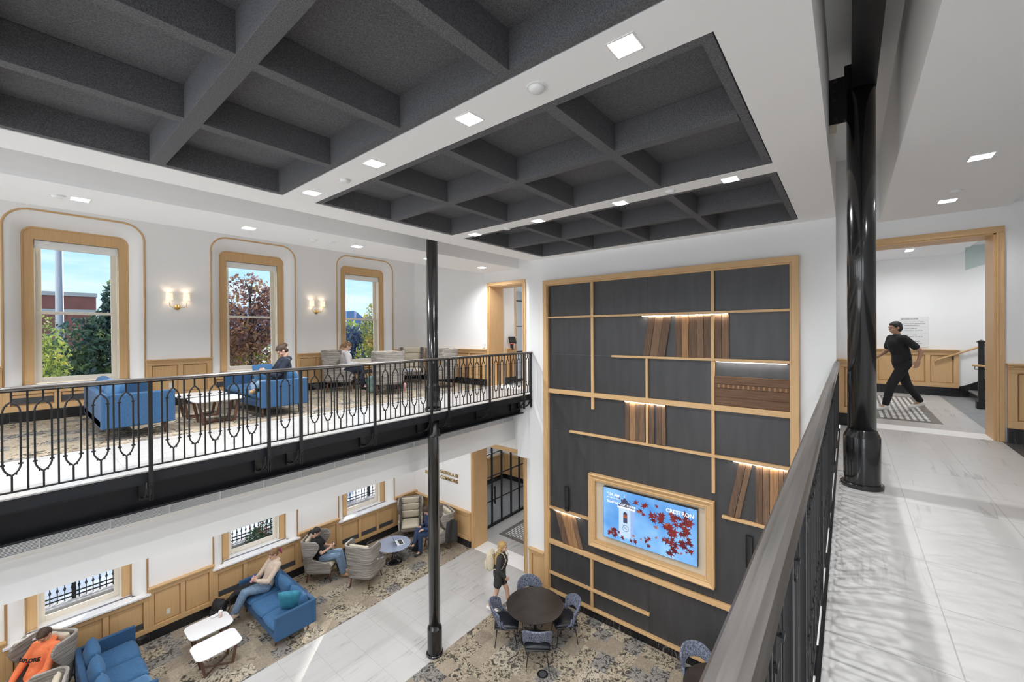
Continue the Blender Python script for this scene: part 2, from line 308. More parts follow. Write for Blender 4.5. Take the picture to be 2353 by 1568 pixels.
def plate(name, outer, holes, thick, mt):
    if len(outer) == 4 and all(len(h) == 4 for h in holes):      # all rectangles: tile the plate exactly
        bb = [(min(p[0] for p in h), max(p[0] for p in h), min(p[1] for p in h), max(p[1] for p in h)) for h in [outer]+holes]
        xs = sorted({v for b in bb for v in b[:2]}); ys = sorted({v for b in bb for v in b[2:]}); q = MB()
        inh = lambda x, y: any(b[0] < x < b[1] and b[2] < y < b[3] for b in bb[1:])
        ok = [[not inh((xs[i]+xs[i+1])/2, (ys[j]+ys[j+1])/2) for j in range(len(ys)-1)] for i in range(len(xs)-1)]
        for i in range(len(xs)-1):
            for j in range(len(ys)-1):
                if not ok[i][j]: continue
                a, b, c, d = xs[i], xs[i+1], ys[j], ys[j+1]
                q.add([(a, c, 0), (b, c, 0), (b, d, 0), (a, d, 0)], [(0, 1, 2, 3)]); q.add([(a, c, thick), (b, c, thick), (b, d, thick), (a, d, thick)], [(0, 1, 2, 3)])
                for di, dj, e in ((-1, 0, ((a, c), (a, d))), (1, 0, ((b, c), (b, d))), (0, -1, ((a, c), (b, c))), (0, 1, ((a, d), (b, d)))):
                    I, J = i+di, j+dj
                    if not (0 <= I < len(xs)-1 and 0 <= J < len(ys)-1 and ok[I][J]): q.add([(*e[0], 0), (*e[1], 0), (*e[1], thick), (*e[0], thick)], [(0, 1, 2, 3)])
        q.v = [tuple(round(t, 6) for t in v) for v in q.v]; me = q.mesh(name)
        bm = bmesh.new(); bm.from_mesh(me); bmesh.ops.remove_doubles(bm, verts=bm.verts, dist=1e-5); bmesh.ops.recalc_face_normals(bm, faces=bm.faces); bm.to_mesh(me); bm.free(); me.transform(mt); return me
    """flat plate with holes: outlines in (u,v), thickness along +w, placed by matrix mt"""
    cu = D.curves.new(name, 'CURVE'); cu.dimensions = '2D'; cu.fill_mode = 'BOTH'; cu.extrude = thick/2
    for lp in [outer]+holes:
        sp = cu.splines.new('POLY'); sp.points.add(len(lp)-1); sp.use_cyclic_u = True
        for p, (u, v) in zip(sp.points, lp): p.co = (u, v, 0, 1)
    t = D.objects.new('t', cu); COL.objects.link(t); C.view_layer.update()
    me = D.meshes.new_from_object(t.evaluated_get(C.evaluated_depsgraph_get())); D.objects.remove(t); D.curves.remove(cu)
    me.transform(mt @ Matrix.Translation((0, 0, thick/2))); me.name = name; me.materials.clear(); return me
XY = lambda z: Matrix.Translation((0, 0, z))
def XZ(y): return Matrix(((1, 0, 0, 0), (0, 0, 1, y), (0, 1, 0, 0), (0, 0, 0, 1)))      # (u,v,w) -> (u, y+w, v)
def YZ(x): return Matrix(((0, 0, 1, x), (1, 0, 0, 0), (0, 1, 0, 0), (0, 0, 0, 1)))      # (u,v,w) -> (x+w, u, v)
def rect(x0, x1, y0, y1): return [(x0, y0), (x1, y0), (x1, y1), (x0, y1)]
def text_mesh(body, size, align='LEFT', depth=.004, bold=0, spacing=1):
    cu = D.curves.new('t', 'FONT'); cu.body = body; cu.size = size; cu.align_x = align; cu.extrude = depth/2; cu.offset = bold; cu.space_character = spacing
    t = D.objects.new('t', cu); COL.objects.link(t); C.view_layer.update()
    me = D.meshes.new_from_object(t.evaluated_get(C.evaluated_depsgraph_get())); D.objects.remove(t); me.materials.clear(); return me
# ================================================================== THE SETTING
XB = -5.0                                    # back of the modelled room
struct('floor_ground', MB().box(XB, 14.2, -3.6, 11.62, -.2, 0), 'marble_floor')
struct('floor_carpet_window', MB().box(XB, 8.77, 8.78, 11.47, 0, .008), 'carpet')
struct('floor_carpet_centre', MB().box(XB, 8.33, .6, 6.39, 0, .008), 'carpet')
struct('floor_gallery', MB().box(XB, 13.0, 6.243, 11.62, 4.80, F2), 'marble_floor')
struct('floor_gallery_carpet', MB().box(XB, 8.77, 8.05, 11.47, F2, F2+.008), 'carpet')
struct('floor_walkway', MB().box(XB, 13.95, -1.652, .10, 4.80, F2), 'marble_floor')
struct('floor_walkway_edge', MB().box(XB, 8.35, .10, .118, 4.80, F2+.004), 'black_steel')
struct('floor_walkway_ledge', MB().box(XB, 8.35, .118, .168, 4.66, 4.905), 'trim_white')
struct('floor_dark_marble', MB().box(XB, 8.75, -3.6, -1.652, 4.80, F2), 'marble_darkfloor')
struct('floor_stair_hall', MB().box(8.75, 13.95, -4.6, -1.652, 4.80, F2), 'grey_floor')
# grey framed mosaic mats set into the two passages
def mat_inlay(n, x0, x1, y0, y1, z, w=.13):
    o = struct('floor_mat_%d' % n, MB().box(x0, x1, y0, y1, z, z+.004), 'mat_frame')
    struct('mosaic', MB().box(x0+w, x1-w, y0+w, y1-w, z+.004, z+.007), 'mosaic', o)
mat_inlay(1, 9.73, 13.2, -1.21, -.28, F2); mat_inlay(2, 9.93, 13.3, 6.9, 8.72, 0, .16)
# gallery beam, grille band and soffit
bm = struct('beam_gallery', MB().box(XB, 8.40, 6.60, 7.05, 4.43, 4.80), 'beam_black')
struct('flange', MB().box(XB, 8.36, 6.46, 6.66, 4.405, 4.43), 'beam_black', bm)
struct('edge_plate', MB().box(XB, 8.36, 6.236, 6.30, 4.79, 4.915), 'beam_black', bm)
struct('lip', MB().box(XB, 8.36, 6.228, 6.34, 4.784, 4.79), 'black_steel', bm)
struct('wall_soffit', MB().box(XB, 8.8, 7.10, 7.24, 3.57, 4.80), 'wall_cool')
struct('trim_10', MB().box(XB, 8.76, 7.085, 7.10, 4.03, 4.25), 'trim_white', bevel=.004)
gr = struct('trim_11', MB().box(XB, 8.68, 7.078, 7.085, 4.09, 4.215), 'grille_dark')
g = MB()
for k in range(8): g.box(XB, 8.68, 7.066, 7.08, 4.092+k*.0155, 4.1015+k*.0155)
for k in range(23): g.box(-4.4+k*.575, -4.39+k*.575, 7.06, 7.08, 4.09, 4.215)
struct('louvre', g, 'grille_metal', gr)
struct('ceiling_under_gallery', MB().box(XB, 8.8, 7.24, 11.5, 3.95, 4.05), 'ceiling_white')
struct('ceiling_under_walkway', MB().box(XB, 14, -3.6, .20, 3.95, 4.05), 'ceiling_white')
struct('beam_walkway', MB().box(XB, 8.35, -.2, .19, 4.05, 4.66), 'beam_black')
# ceilings: white plate with coffer openings and square lamp holes
COFF = [(-3.0, -.70, -1.9), (-.28, 2.27, 1.0), (2.68, 5.21, 3.90), (5.50, 8.11, 6.80)]
def sq(x, y, h): return rect(x-h, x+h, y-h, y+h)
def bands(y0, y1, x0, x1, lamps, extra=[]):
    return [sq(x, y, .085) for x, y, z, w in lamps if x0 < x < x1 and y0 < y < y1]
holes = [rect(a, b, .62, 5.68) for a, b, c in COFF] + bands(.15, 6.24, XB, WX, LAMPS)
struct('ceiling_hall', plate('ceiling', rect(XB, WX, .15, 6.24), holes, .05, XY(ZC)), 'ceiling_white')
struct('ceiling_gallery', plate('ceiling', rect(XB, DX, 6.95, 8.31), bands(6.95, 8.31, XB, DX, LAMPS), .05, XY(ZS)), 'ceiling_white')
struct('ceiling_walkway', plate('ceiling', rect(XB, 8.75, -1.71, -.38), bands(-1.71, -.38, XB, 8.75, LAMPS), .05, XY(8.2)), 'ceiling_white')
struct('ceiling_slots', MB().box(XB, 14, -4.6, 11.62, 9.3, 9.4), 'ceiling_white')
struct('wall_slot_faces', MB().box(XB, 8.8, 6.95, 7.0, ZS+.05, 9.3).box(XB, WX, 6.20, 6.24, ZC+.05, 9.3).box(XB, 8.8, 8.27, 8.31, ZS+.05, 9.3).box(XB, WX, .15, .19, ZC+.05, 9.3).box(XB, 8.75, -.42, -.38, 8.25, 9.3).box(XB, 8.75, -1.71, -1.67, 8.25, 9.3), 'wall_white')
# felt coffers
for i, (a, b, c) in enumerate(COFF):
    t = thing('ceiling_coffer', ['dark felt ceiling coffer grid farthest from the slatted media wall', 'largest looking dark grey felt coffer grid above the blue sofas', 'middle dark grey felt coffer grid between two rows of square downlights',
              'narrow looking dark felt coffer grid next to the top of the media wall'][i], 'ceiling coffer', (0, 0, ZC), 0, 'felt coffer grids of the hall ceiling')
    tp = obj('top_panel', MB().box(a, b, .62, 5.68, .28, .30), 'felt', t)
    fr = MB(); z0, z1 = .004, .30; q = .085
    fr.box(a+.012, a+q, .632, 5.668, z0, z1).box(b-q, b-.012, .632, 5.668, z0, z1).box(a+q, b-q, .632, .632+q-.012, z0, z1).box(a+q, b-q, 5.668-q+.012, 5.668, z0, z1)
    obj('frame', fr, 'felt', t)
    obj('beam', MB().box(c-.065, c+.065, .71, 5.59, 0, .28), 'felt', t, bevel=.004)
    for yy in (1.85, 3.09, 4.32): obj('beam', MB().box(a+q-.01, b-q+.01, yy-.055, yy+.055, .002, .279), 'felt', t, bevel=.004)
# ------------------------------------------------------------------ downlights and detectors
def downlight(loc):
    t = thing('downlight', '', 'ceiling light', loc)
    h = .085
    obj('trim_ring', plate('ring', sq(0, 0, h+.008), [sq(0, 0, h-.004)], .006, XY(-.004)), 'white_plastic', t)
    cone = MB(); r0 = [(-h, -h, 0), (h, -h, 0), (h, h, 0), (-h, h, 0)]; r1 = [(-.042, -.042, .09), (.042, -.042, .09), (.042, .042, .09), (-.042, .042, .09)]
    cone.loft([r0, r1], cap=False); obj('reflector', cone, 'downlight_cone', t)
    obj('lens', MB().box(-.036, .036, -.036, .036, .088, .094), 'lamp_glow', t)
    return t
rows = {2.46: 'between large and middle coffers', 5.42: 'between middle and far coffers', -.48: 'behind the large coffer', -3.3: 'in the rear ceiling margin'}
ordn = ['first', 'second', 'third', 'fourth', 'fifth', 'sixth', 'seventh']
dl0 = None
def put_light(x, y, z, label, group):
    global dl0
    if dl0 is None: dl0 = downlight((x, y, z)); dl0['label'] = label; dl0['group'] = group; return dl0
    return dup(dl0, label, (x, y, z), 0, group)
cnt = {}
for x, y, z, w in LAMPS:
    if z == ZC:
        k = cnt.get(x, 0); cnt[x] = k+1
        put_light(x, y, z, 'square downlight %s, %s from the walkway' % (rows[x], ordn[k]), 'square downlights in the hall ceiling')
    elif z == ZS:
        k = cnt.get('s', 0); cnt['s'] = k+1
        put_light(x, y, z, 'small square downlight in the gallery ceiling strip, %s of the row toward the far doorway' % ordn[k], 'square downlights over the gallery')
    else:
        k = cnt.get('w', 0); cnt['w'] = k+1
        put_light(x, y, z, 'square downlight in the walkway ceiling, %s of the row toward the stair hall' % ordn[k], 'square downlights over the walkway')
def detector(loc, label):
    t = thing('smoke_detector', label, 'smoke detector', loc)
    obj('housing', MB().lathe([(.001, 0), (.055, 0), (.062, -.006), (.05, -.028), (.022, -.034), (.001, -.034)], n=20), 'white_plastic', t, smooth=True)
    obj('mounting_plate', MB().lathe([(.001, .0), (.075, .0), (.075, -.004), (.001, -.004)], n=20), 'white_plastic', t)
for l, b in [((2.46, 1.76, ZC), 'round white ceiling sensor between the two nearest looking downlights by the large coffer'), ((2.50, 4.55, ZC), 'small round white ceiling sensor before the last downlight by the large coffer'),
             ((5.36, 1.76, ZC), 'small round white ceiling sensor beside the downlight close to the media wall'), ((5.44, 4.54, ZC), 'tiny round white ceiling sensor between the last two downlights by the far coffer'),
             ((.395, 7.54, ZS), 'white disc sensor on the gallery ceiling strip above the first window'), ((3.56, 7.6, ZS), 'white domed sensor on the gallery ceiling strip between second and third windows'),
             ((3.87, 7.53, ZS), 'flat white disc beside the domed sensor on the gallery ceiling strip'), ((7.38, -1.02, 8.2), 'flat round white sensor in the walkway ceiling between two downlights')]:
    detector(l, b)
# ------------------------------------------------------------------ walls
WINX = [-2.17, .88, 3.94, 6.99]
def arch(cx, h, z0, z1, r, n=9):
    """outline with rounded top corners"""
    p = [(cx-h, z0), (cx+h, z0)]
    p += [(cx+h-r+r*cos(pi/2*k/n), z1-r+r*sin(pi/2*k/n)) for k in range(n+1)]
    p += [(cx-h+r-r*sin(pi/2*k/n), z1-r+r*cos(pi/2*k/n)) for k in range(n+1)]
    return p
LV = [(1.0, 3.86, 3.58, 3.50), (5.55, 8.79, 8.50, 8.40)]     # sill, outer top, inner top, glazing head
holes = [arch(cx, .945, s, t, .34) for cx in WINX for s, t, u, v in LV]
struct('wall_window_side', plate('wall', rect(XB, 8.84, 0, 9.35), holes, .10, XZ(WY)), 'wall_white')
mo = plate('mass', rect(.15, 6.26, 0, 9.35), [], .45, YZ(WX)); struct('wall_end', mo, 'wall_cool')
struct('wall_end_pier', MB().box(8.40, 8.80, 6.26, 6.70, 3.25, 4.80), 'wall_cool')
holes = [rect(6.79, 8.72, .001, 3.18), rect(6.79, 8.02, F2+.001, 7.82)]
struct('wall_passage', plate('wall', rect(6.20, 11.5, 0, 9.35), holes, .58, YZ(DX)), 'wall_white')
struct('wall_stair_side', plate('wall', rect(-3.6, .15, F2, 9.35), [rect(-1.60, -.20, F2+.001, 7.84)], .45, YZ(8.75)), 'wall_cool')
bw = [(.5, 2.9), (3.4, 5.8), (7.2, 9.0), (9.5, 11.2), (-3.2, -1.0)]
struct('wall_back', plate('wall', rect(-3.6, 11.62, 0, 9.35), [rect(a, b, z0, z1) for a, b in bw for z0, z1 in ((.5, 3.85), (5.2, 8.15)) if z0 > 1 or 0 < a < 6], .25, YZ(XB-.25)), 'wall_white')
for i_, (a, b) in enumerate(bw):       # tall glazed openings added to the unseen end wall for more daylight inside
    for j_, (z0, z1) in enumerate(((.5, 3.85), (5.2, 8.15))):
        if z0 < 1 and not 0 < a < 6: continue
        o = struct('window_%d' % (20+i_*2+j_), MB().box(XB-.16, XB-.10, a, b, z0, z0+.06).box(XB-.16, XB-.10, a, b, z1-.06, z1).box(XB-.16, XB-.10, a, a+.06, z0, z1).box(XB-.16, XB-.10, b-.06, b, z0, z1).box(XB-.15, XB-.11, (a+b)/2-.02, (a+b)/2+.02, z0, z1).box(XB-.15, XB-.11, a, b, (z0+z1)/2-.02, (z0+z1)/2+.02), 'sash_cream')
        struct('pane', MB().box(XB-.132, XB-.128, a+.05, b-.05, z0+.05, z1-.05), 'glass', o)
struct('wall_walkway_side', MB().box(XB, 8.75, -3.7, -3.6, F2, 9.35), 'wall_white')
struct('wall_under_walkway', MB().box(XB, 14, -3.7, -3.6, 0, 4.0), 'wall_white')
# stair hall beyond the right opening
struct('wall_stair_end', MB().box(13.95, 14.05, -4.7, .2, F2, 9.35), 'wall_white')
struct('wall_stair_left', MB().box(9.2, 13.95, -.02, .15, F2, 9.3), 'wall_white')
struct('wall_stair_right', MB().box(8.75, 14, -4.8, -4.6, F2, 9.3), 'wall_white')
struct('ceiling_stair_hall', plate('ceiling', rect(9.2, 13.95, -4.6, -.02), [rect(12.35, 12.75, -1.12, -.97), rect(12.0, 13.93, -4.5, -2.0)], .05, XY(8.24)), 'ceiling_white')
# vestibules beyond the two doorways under and on the gallery
struct('wall_vestibule_far', MB().box(13.95, 14.05, 5.9, 12.2, 0, 9.3), 'wall_white')
struct('wall_vestibule_window', MB().box(9.38, 13.95, 11.95, 12.05, 0, 4.0), 'wall_white')
struct('floor_vestibule', MB().box(9.38, 13.95, 9.27, 11.95, .001, .006), 'grey_floor')
struct('ceiling_vestibule', MB().box(9.38, 13.95, 6.2, 12.0, 3.3, 3.35), 'ceiling_white')
struct('wall_vestibule_near', MB().box(9.38, 13.95, 6.1, 6.2, 0, 9.3), 'wall_white')
struct('wall_upper_passage', MB().box(9.38, 9.97, 8.03, 8.13, F2, 9.3).box(9.97, 13.95, 10.2, 10.3, F2, 9.3), 'wall_white')
struct('ceiling_upper_passage', MB().box(9.38, 13.95, 6.2, 10.3, 8.1, 8.2), 'ceiling_white')
for l in [(11.5, 7.6, 3.25, 40), (11.5, 10.6, 3.25, 55), (11, 7.3, 8.05, 40), (11.2, 9.3, 8.05, 45)]: light('passage_lamp', 'AREA', l[:3], l[3]*KEY, WARM, .4)
t = thing('ceiling_light', 'bright rectangular recessed light in the stair hall ceiling', 'ceiling light', (12.55, -1.045, 8.24))
obj('diffuser', MB().box(-.19, .19, -.07, .07, .02, .03), 'tube_glow', t); obj('frame', plate('f', rect(-.21, .21, -.085, .085), [rect(-.19, .19, -.065, .065)], .006, XY(-.004)), 'white_plastic', t)
light('stair_lamp', 'AREA', (12.55, -1.05, 8.2), 50*KEY, WARM, .3, spread=R(160)); light('stair_lamp', 'AREA', (10.6, -1.05, 8.2), 34*KEY, WARM, .3, spread=R(160)); light('stair_lamp', 'AREA', (12.9, -3.2, 8.2), 38*KEY, WARM, .3)
# ------------------------------------------------------------------ wooden trims around openings
def opening_trim(n, x, y0, y1, z0, z1, depth, w=.085, left=True):
    """oak casing on the hall face of a wall at x, with jamb liners going depth into the wall"""
    o = struct('door_%d' % n, MB().box(x-.03, x, y0-w, y1+w, z1, z1+w+.01), 'oak_y', bevel=.006)
    for a, b in ((y0-w, y0), (y1, y1+w)): struct('casing', MB().box(x-.03, x, a, b, z0, z1), 'oak_z', o, bevel=.006)
    for a, b in ((y0-.004, y0+.02), (y1-.02, y1+.004)): struct('jamb', MB().box(x-.004, x+depth, a, b, z0, z1), 'oak_z', o)
    struct('head', MB().box(x-.004, x+depth, y0, y1, z1-.02, z1+.004), 'oak_y', o)
    for a in (y0, y1): struct('bead', MB().box(x-.042, x-.028, a-(.0 if a == y1 else .018), a+(.018 if a == y1 else .0), z0, z1), 'oak_z', o)
    return o
opening_trim(1, DX, 6.79, 8.72, 0, 3.18, .58); opening_trim(2, DX, 6.79, 8.02, F2, 7.82, .58); opening_trim(3, 8.75, -1.60, -.20, F2, 7.84, .46, .08)
# ------------------------------------------------------------------ wainscot
TN = [0]
def wains(axis, at, a0, a1, z0, z1, sign, npan, grille=False, cap=True, depth=.062, base=.20, wd=None):
    """oak panelling along `axis`; sign is the direction it faces on the other axis"""
    TN[0] += 1
    def B(m, a, b, w0, w1, c, d):
        w0, w1 = at+sign*w0, at+sign*w1
        return m.box(a, b, w0, w1, c, d) if axis == 'x' else m.box(w0, w1, a, b, c, d)
    o = struct('trim_%d' % (20+TN[0]), B(MB(), a0, a1, 0, depth*.25, z0+base, z1), 'oak_z')
    st = MB(); sw = .085; hh = B
    B(st, a0, a1, depth*.25, depth, z1-.11, z1-.02); B(st, a0, a1, depth*.25, depth, z0+base, z0+base+.10)
    pw = (a1-a0-sw)/npan
    for k in range(npan+1): B(st, a0+k*pw, a0+k*pw+sw, depth*.25, depth, z0+base+.10, z1-.11)
    struct('stile', st, 'oak_z', o, bevel=.004)
    for k in range(npan):
        b0, b1 = a0+k*pw+sw, a0+(k+1)*pw
        struct('panel', B(MB(), b0+.012, b1-.012, depth*.2, depth*.5, z0+base+.112, z1-.122), 'oak_z', o, bevel=.014)
        if grille: struct('vent', B(MB(), b0+.01, b1-.01, depth*.3, depth*.75, z0+base+.13, z0+base+.24), 'slate', o)
    if cap:
        struct('cap', B(B(B(MB(), a0-.012, a1+.012, 0, depth+.045, z1-.005, z1+.022), a0-.008, a1+.008, 0, depth+.028, z1-.03, z1-.005), a0-.004, a1+.004, 0, depth+.012, z1-.055, z1-.03), 'oak_'+axis, o, bevel=.006)
    struct('plinth', B(MB(), a0, a1, 0, depth+.012, z0, z0+base), 'marble_black', o)
    return o
for fz, zc, zs in ((0, 1.105, .99), (F2, 5.935, 5.545)):
    for k in range(3): wains('x', WY, WINX[k]+.955, WINX[k+1]-.955, fz, zc, -1, 2)
    wains('x', WY, 6.99+.955, 8.80, fz, zc, -1, 1)
    wains('x', WY, XB, WINX[0]-.955, fz, zc, -1, 2)
    for k in range(4): wains('x', WY, WINX[k]-.955, WINX[k]+.955, fz, zs, -1, 3, grille=True, cap=False)
wains('y', DX, 8.81, 11.44, 0, 1.05, -1, 4); wains('y', DX, 8.11, 11.44, F2, 5.98, -1, 5)
wains('y', WX, 5.80, 6.27, 0, 1.04, -1, 1)
wains('y', 8.75, -.10, .14, F2, 6.0, -1, 1); wains('y', 8.75, -3.6, -1.70, F2, 6.0, -1, 3)
wains('y', 13.95, -1.98, -.02, F2, 6.0, -1, 4); wains('y', 13.95, 6.2, 11.95, 0, 1.1, -1, 6); wains('x', 11.95, 9.38, 13.95, 0, 1.1, -1, 6)
wains('x', 8.03, 9.50, 9.95, F2, 5.98, -1, 1)
# black marble plinth under the media wall
struct('baseboard_end', MB().box(WX-.012, WX, .15, 5.80, 0, .215), 'marble_black')
# white electrical box and conduit on the gallery wall, outlets in the panelling
t = thing('junction_box', 'small white box with a vertical conduit on the gallery end wall', 'electrical box', (DX, 8.24, 6.10))
obj('housing', MB().box(-.035, 0, -.05, .05, -.07, .07), 'white_plastic', t, bevel=.006); obj('conduit', MB().box(-.018, 0, -.01, .01, .07, 2.12), 'wall_cool', t)
def outlet(loc, axis, label):
    t = thing('wall_outlet', label, 'outlet', loc, 0 if axis == 'x' else pi/2)
    obj('plate', MB().box(-.036, .036, -.008, 0, -.058, .058), 'outlet', t, bevel=.003)
    for s in (-.02, .02): obj('socket', MB().lathe([(.001, 0), (.015, 0), (.015, .003), (.001, .003)], n=12).xf(Matrix.Translation((0, -.0075, s)) @ Matrix.Rotation(pi/2, 4, 'X')), 'white_plastic', t)
outlet((2.16, WY-.028, .47), 'x', 'cream outlet plate in the oak panelling behind the white tables, ground floor')
outlet((2.24, WY-.028, 5.38), 'x', 'outlet plate in the oak panelling of the gallery between first and second windows')
outlet((5.5, WY-.028, 5.38), 'x', 'outlet plate in the gallery panelling between second and third windows')
# ------------------------------------------------------------------ windows
def window(n, cx, lv, trees=True):
    s, t1, t2, gh = LV[lv]
    o = struct('window_%d' % n, MB().box(cx-.70, cx+.70, 11.93, 11.97, s+.02, s+.06), 'sash_cream')
    A = arch(cx, .945, s, t1, .34, 12); Bq = arch(cx, .715, s, t2, .15, 12); n_ = len(A)
    spl = MB(); rings = []
    for k in range(7):
        f = k/6; yy = WY+.0+.21*f**1.6; g_ = f**.75
        rings.append([(A[i][0]*(1-g_)+Bq[i][0]*g_, yy, A[i][1]*(1-g_)+Bq[i][1]*g_) for i in range(1, n_)]+[(A[0][0]*(1-g_)+Bq[0][0]*g_, yy, A[0][1]*(1-g_)+Bq[0][1]*g_)])
    spl.loft(rings, cap=False, ringclosed=False); struct('reveal', spl, 'wall_white', o, smooth=True)
    struct('outer_bead', MB().tube([(x, WY-.004, z) for x, z in A[1:]+A[:1]], .018, 8), 'oak_z', o, smooth=True)
    struct('inner_bead', MB().tube([(x*.0+x, WY+.20, z) for x, z in Bq[1:]+Bq[:1]], .018, 8), 'oak_z', o, smooth=True)
    struct('casing', plate('casing', arch(cx, .73, s, t2+.01, .15, 12), [rect(cx-.575, cx+.575, s+.001, gh-.12)], .03, XZ(WY+.20)), 'oak_z', o)
    j = MB().box(cx-.60, cx-.575, WY+.21, 12.02, s, gh-.1).box(cx+.575, cx+.60, WY+.21, 12.02, s, gh-.1).box(cx-.6, cx+.6, WY+.21, 12.02, gh-.12, gh-.09)
    j.box(cx-.575, cx-.555, WY+.30, WY+.33, s, gh-.12).box(cx+.555, cx+.575, WY+.30, WY+.33, s, gh-.12)
    struct('jamb', j, 'sash_cream', o)
    zb, zt, zm = s+.13, gh-.12, (s+.06+gh-.1)/2-.04
    fr = MB(); yy = 11.90
    for z0, z1, y in ((s+.04, zm+.03, 11.86), (zm-.01, zt, 11.90)):
        fr.box(cx-.575, cx-.475, y, y+.035, z0, z1).box(cx+.475, cx+.575, y, y+.035, z0, z1).box(cx-.475, cx+.475, y, y+.035, z0, z0+(.10 if z0 < s+.1 else .045)).box(cx-.475, cx+.475, y, y+.035, z1-.05, z1)
    struct('sash', fr, 'sash_cream', o, bevel=.004)
    struct('pane', MB().box(cx-.52, cx+.52, 11.875, 11.879, s+.12, zm-.01).box(cx-.52, cx+.52, 11.915, 11.919, zm+.03, zt-.04), 'glass', o)
    struct('blind', MB().box(cx-.57, cx+.57, WY+.245, WY+.33, gh-.27, gh-.125), 'blind_white', o, bevel=.01)
    zs = s
    struct('sill', MB().box(cx-.985, cx+.985, WY-.115, WY+.04, zs-.012, zs+.028).box(cx-.71, cx+.71, WY+.10, 12.04, zs-.03, zs+.028).box(cx-.93, cx+.93, WY+.04, WY+.10, zs-.03, zs+.028 if False else zs-.01), 'stone_white', o, bevel=.005)
    sl = MB().box(cx-.71, cx+.71, WY+.115, WY+.17, zs+.026, zs+.031); struct('slot_grille', sl, 'grille_dark', o)
    if lv == 0: pass
    # outside masonry around the opening
    struct('masonry', plate('m', rect(cx-1.56, cx+1.56, s-1.2 if lv else s-1.3, t1+.75), [rect(cx-.74, cx+.74, s-.1, gh+.05)], .25, XZ(12.03)), 'masonry', o)
flat('masonry', (.52, .48, .43), .9, noise=.2, nscale=20)
k = 1
for lv in (1, 0):
    for cx in WINX: window(k, cx, lv); k += 1
# ================================================================== COLUMNS AND BEAM
def column(name, label, x, y, z0, ztop, zb, mat='column_black', extra=None):
    t = thing(name, label, 'column', (x, y, z0)); q = 40
    obj('shaft', MB().lathe([(.001, zb-z0), (.113, zb-z0), (.113, ztop-z0), (.001, ztop-z0)], n=q), mat, t, smooth=True)
    h = zb-z0
    obj('base', MB().lathe([(.001, .04), (.145, .04), (.147, h-.075), (.143, h-.06), (.118, h-.005), (.113, h+.004), (.001, h+.004)], n=q), mat, t, smooth=True).modifiers.new('e', 'EDGE_SPLIT').split_angle = R(35)
    obj('foot_ring', MB().lathe([(.001, 0), (.168, 0), (.172, .012), (.170, .036), (.16, .045), (.001, .045)], n=q), mat, t, smooth=True).modifiers.new('e', 'EDGE_SPLIT').split_angle = R(35)
    return t
t = column('steel_column', 'glossy black round column standing on the marble walkway floor', 5.42, -.103, F2, 8.93, 5.50)
# bolted connection plate at the column head
p = obj('connection_plate', MB().box(-.006, .006, .09, .26, 3.69, 4.16), 'black_steel', t, bevel=.002)
for k in range(5):
    obj('bolt', MB().cyl((-.007, .205, 3.74+k*.093), (-.022, .205, 3.74+k*.093), .021, n=6).cyl((-.02, .205, 3.74+k*.093), (-.034, .205, 3.74+k*.093), .011, n=8), 'column_black', p)
obj('clip', MB().box(-.01, .01, .19, .25, 3.60, 3.69), 'niche_cream', t)
obj('arm', MB().box(-.03, .012, .07, .13, 3.70, 4.25), 'black_steel', t, bevel=.004)
t = thing('steel_beam', 'dark steel beam running above the walkway column in the ceiling slot', 'beam', (0, -.125, 8.90))
obj('bottom_flange', MB().box(XB, 5.52, -.095, .095, 0, .018), 'black_steel', t); obj('web', MB().box(XB, 5.52, -.008, .008, .018, .34), 'black_steel', t); obj('top_flange', MB().box(XB, 5.52, -.095, .095, .34, .36), 'black_steel', t)
FY = 6.50
t = column('steel_column', 'tall black round column crossing both storeys in front of the gallery', 5.42, FY, 0, 8.9, .60)
obj('upper_base', MB().lathe([(.113, 4.42), (.16, 4.42), (.165, 4.44), (.135, 4.47), (.135, 4.91), (.113, 4.92)], n=36), 'column_black', t, smooth=True)
obj('gallery_base', MB().lathe([(.113, 4.97), (.145, 4.98), (.146, 5.40), (.142, 5.43), (.117, 5.48), (.113, 5.48)], n=36), 'column_black', t, smooth=True)
obj('gallery_ring', MB().lathe([(.11, 4.935), (.168, 4.935), (.170, 4.965), (.15, 4.985), (.11, 4.985)], n=36), 'column_black', t, smooth=True)
# ================================================================== RAILINGS
def post_mesh():
    m = MB().box(-.019, .019, -.019, .019, -.16, 1.03); m.cyl((0, 0, -.20), (0, 0, -.16), .012, .019, 8); return m.mesh('post')
def straight_mesh():
    return MB().box(-.0075, .0075, -.0075, .0075, .075, 1.03).mesh('baluster')
def arch_mesh():
    m = MB(); w = .056; z1, z2 = .335, .825; zt, zb_ = .945, .205; r = .0085
    def half(s, up):
        pts = []
        for k in range(8):
            a = k/7*pi*.42; rad = .105
            x = w-(1-cos(a))*rad*1.02; z = sin(a)*rad*1.16
            pts.append((s*max(x, 0.0), 0, (z2+z) if up else (z1-z)))
        pts[-1] = (0, 0, zt if up else zb_); return pts
    for s in (-1, 1):
        m.tube(half(s, True), r, 6); m.tube(half(s, False), r, 6); m.box(s*w-.0075, s*w+.0075, -.0075, .0075, z1, z2)
        for z in (z1, z2): m.box(s*w-.016, s*w+.016, -.014, .014, z-.006, z+.006)
        for z, u in ((z2+.085, 1), (z1-.085, -1)):
            m.box(s*.028-.006, s*.028+.006, -.007, .007, z-.02, z+.006)
    m.box(-.0075, .0075, -.0075, .0075, zt-.01, 1.03); m.box(-.0075, .0075, -.0075, .0075, .075, zb_+.01); return m.mesh('arch_baluster')
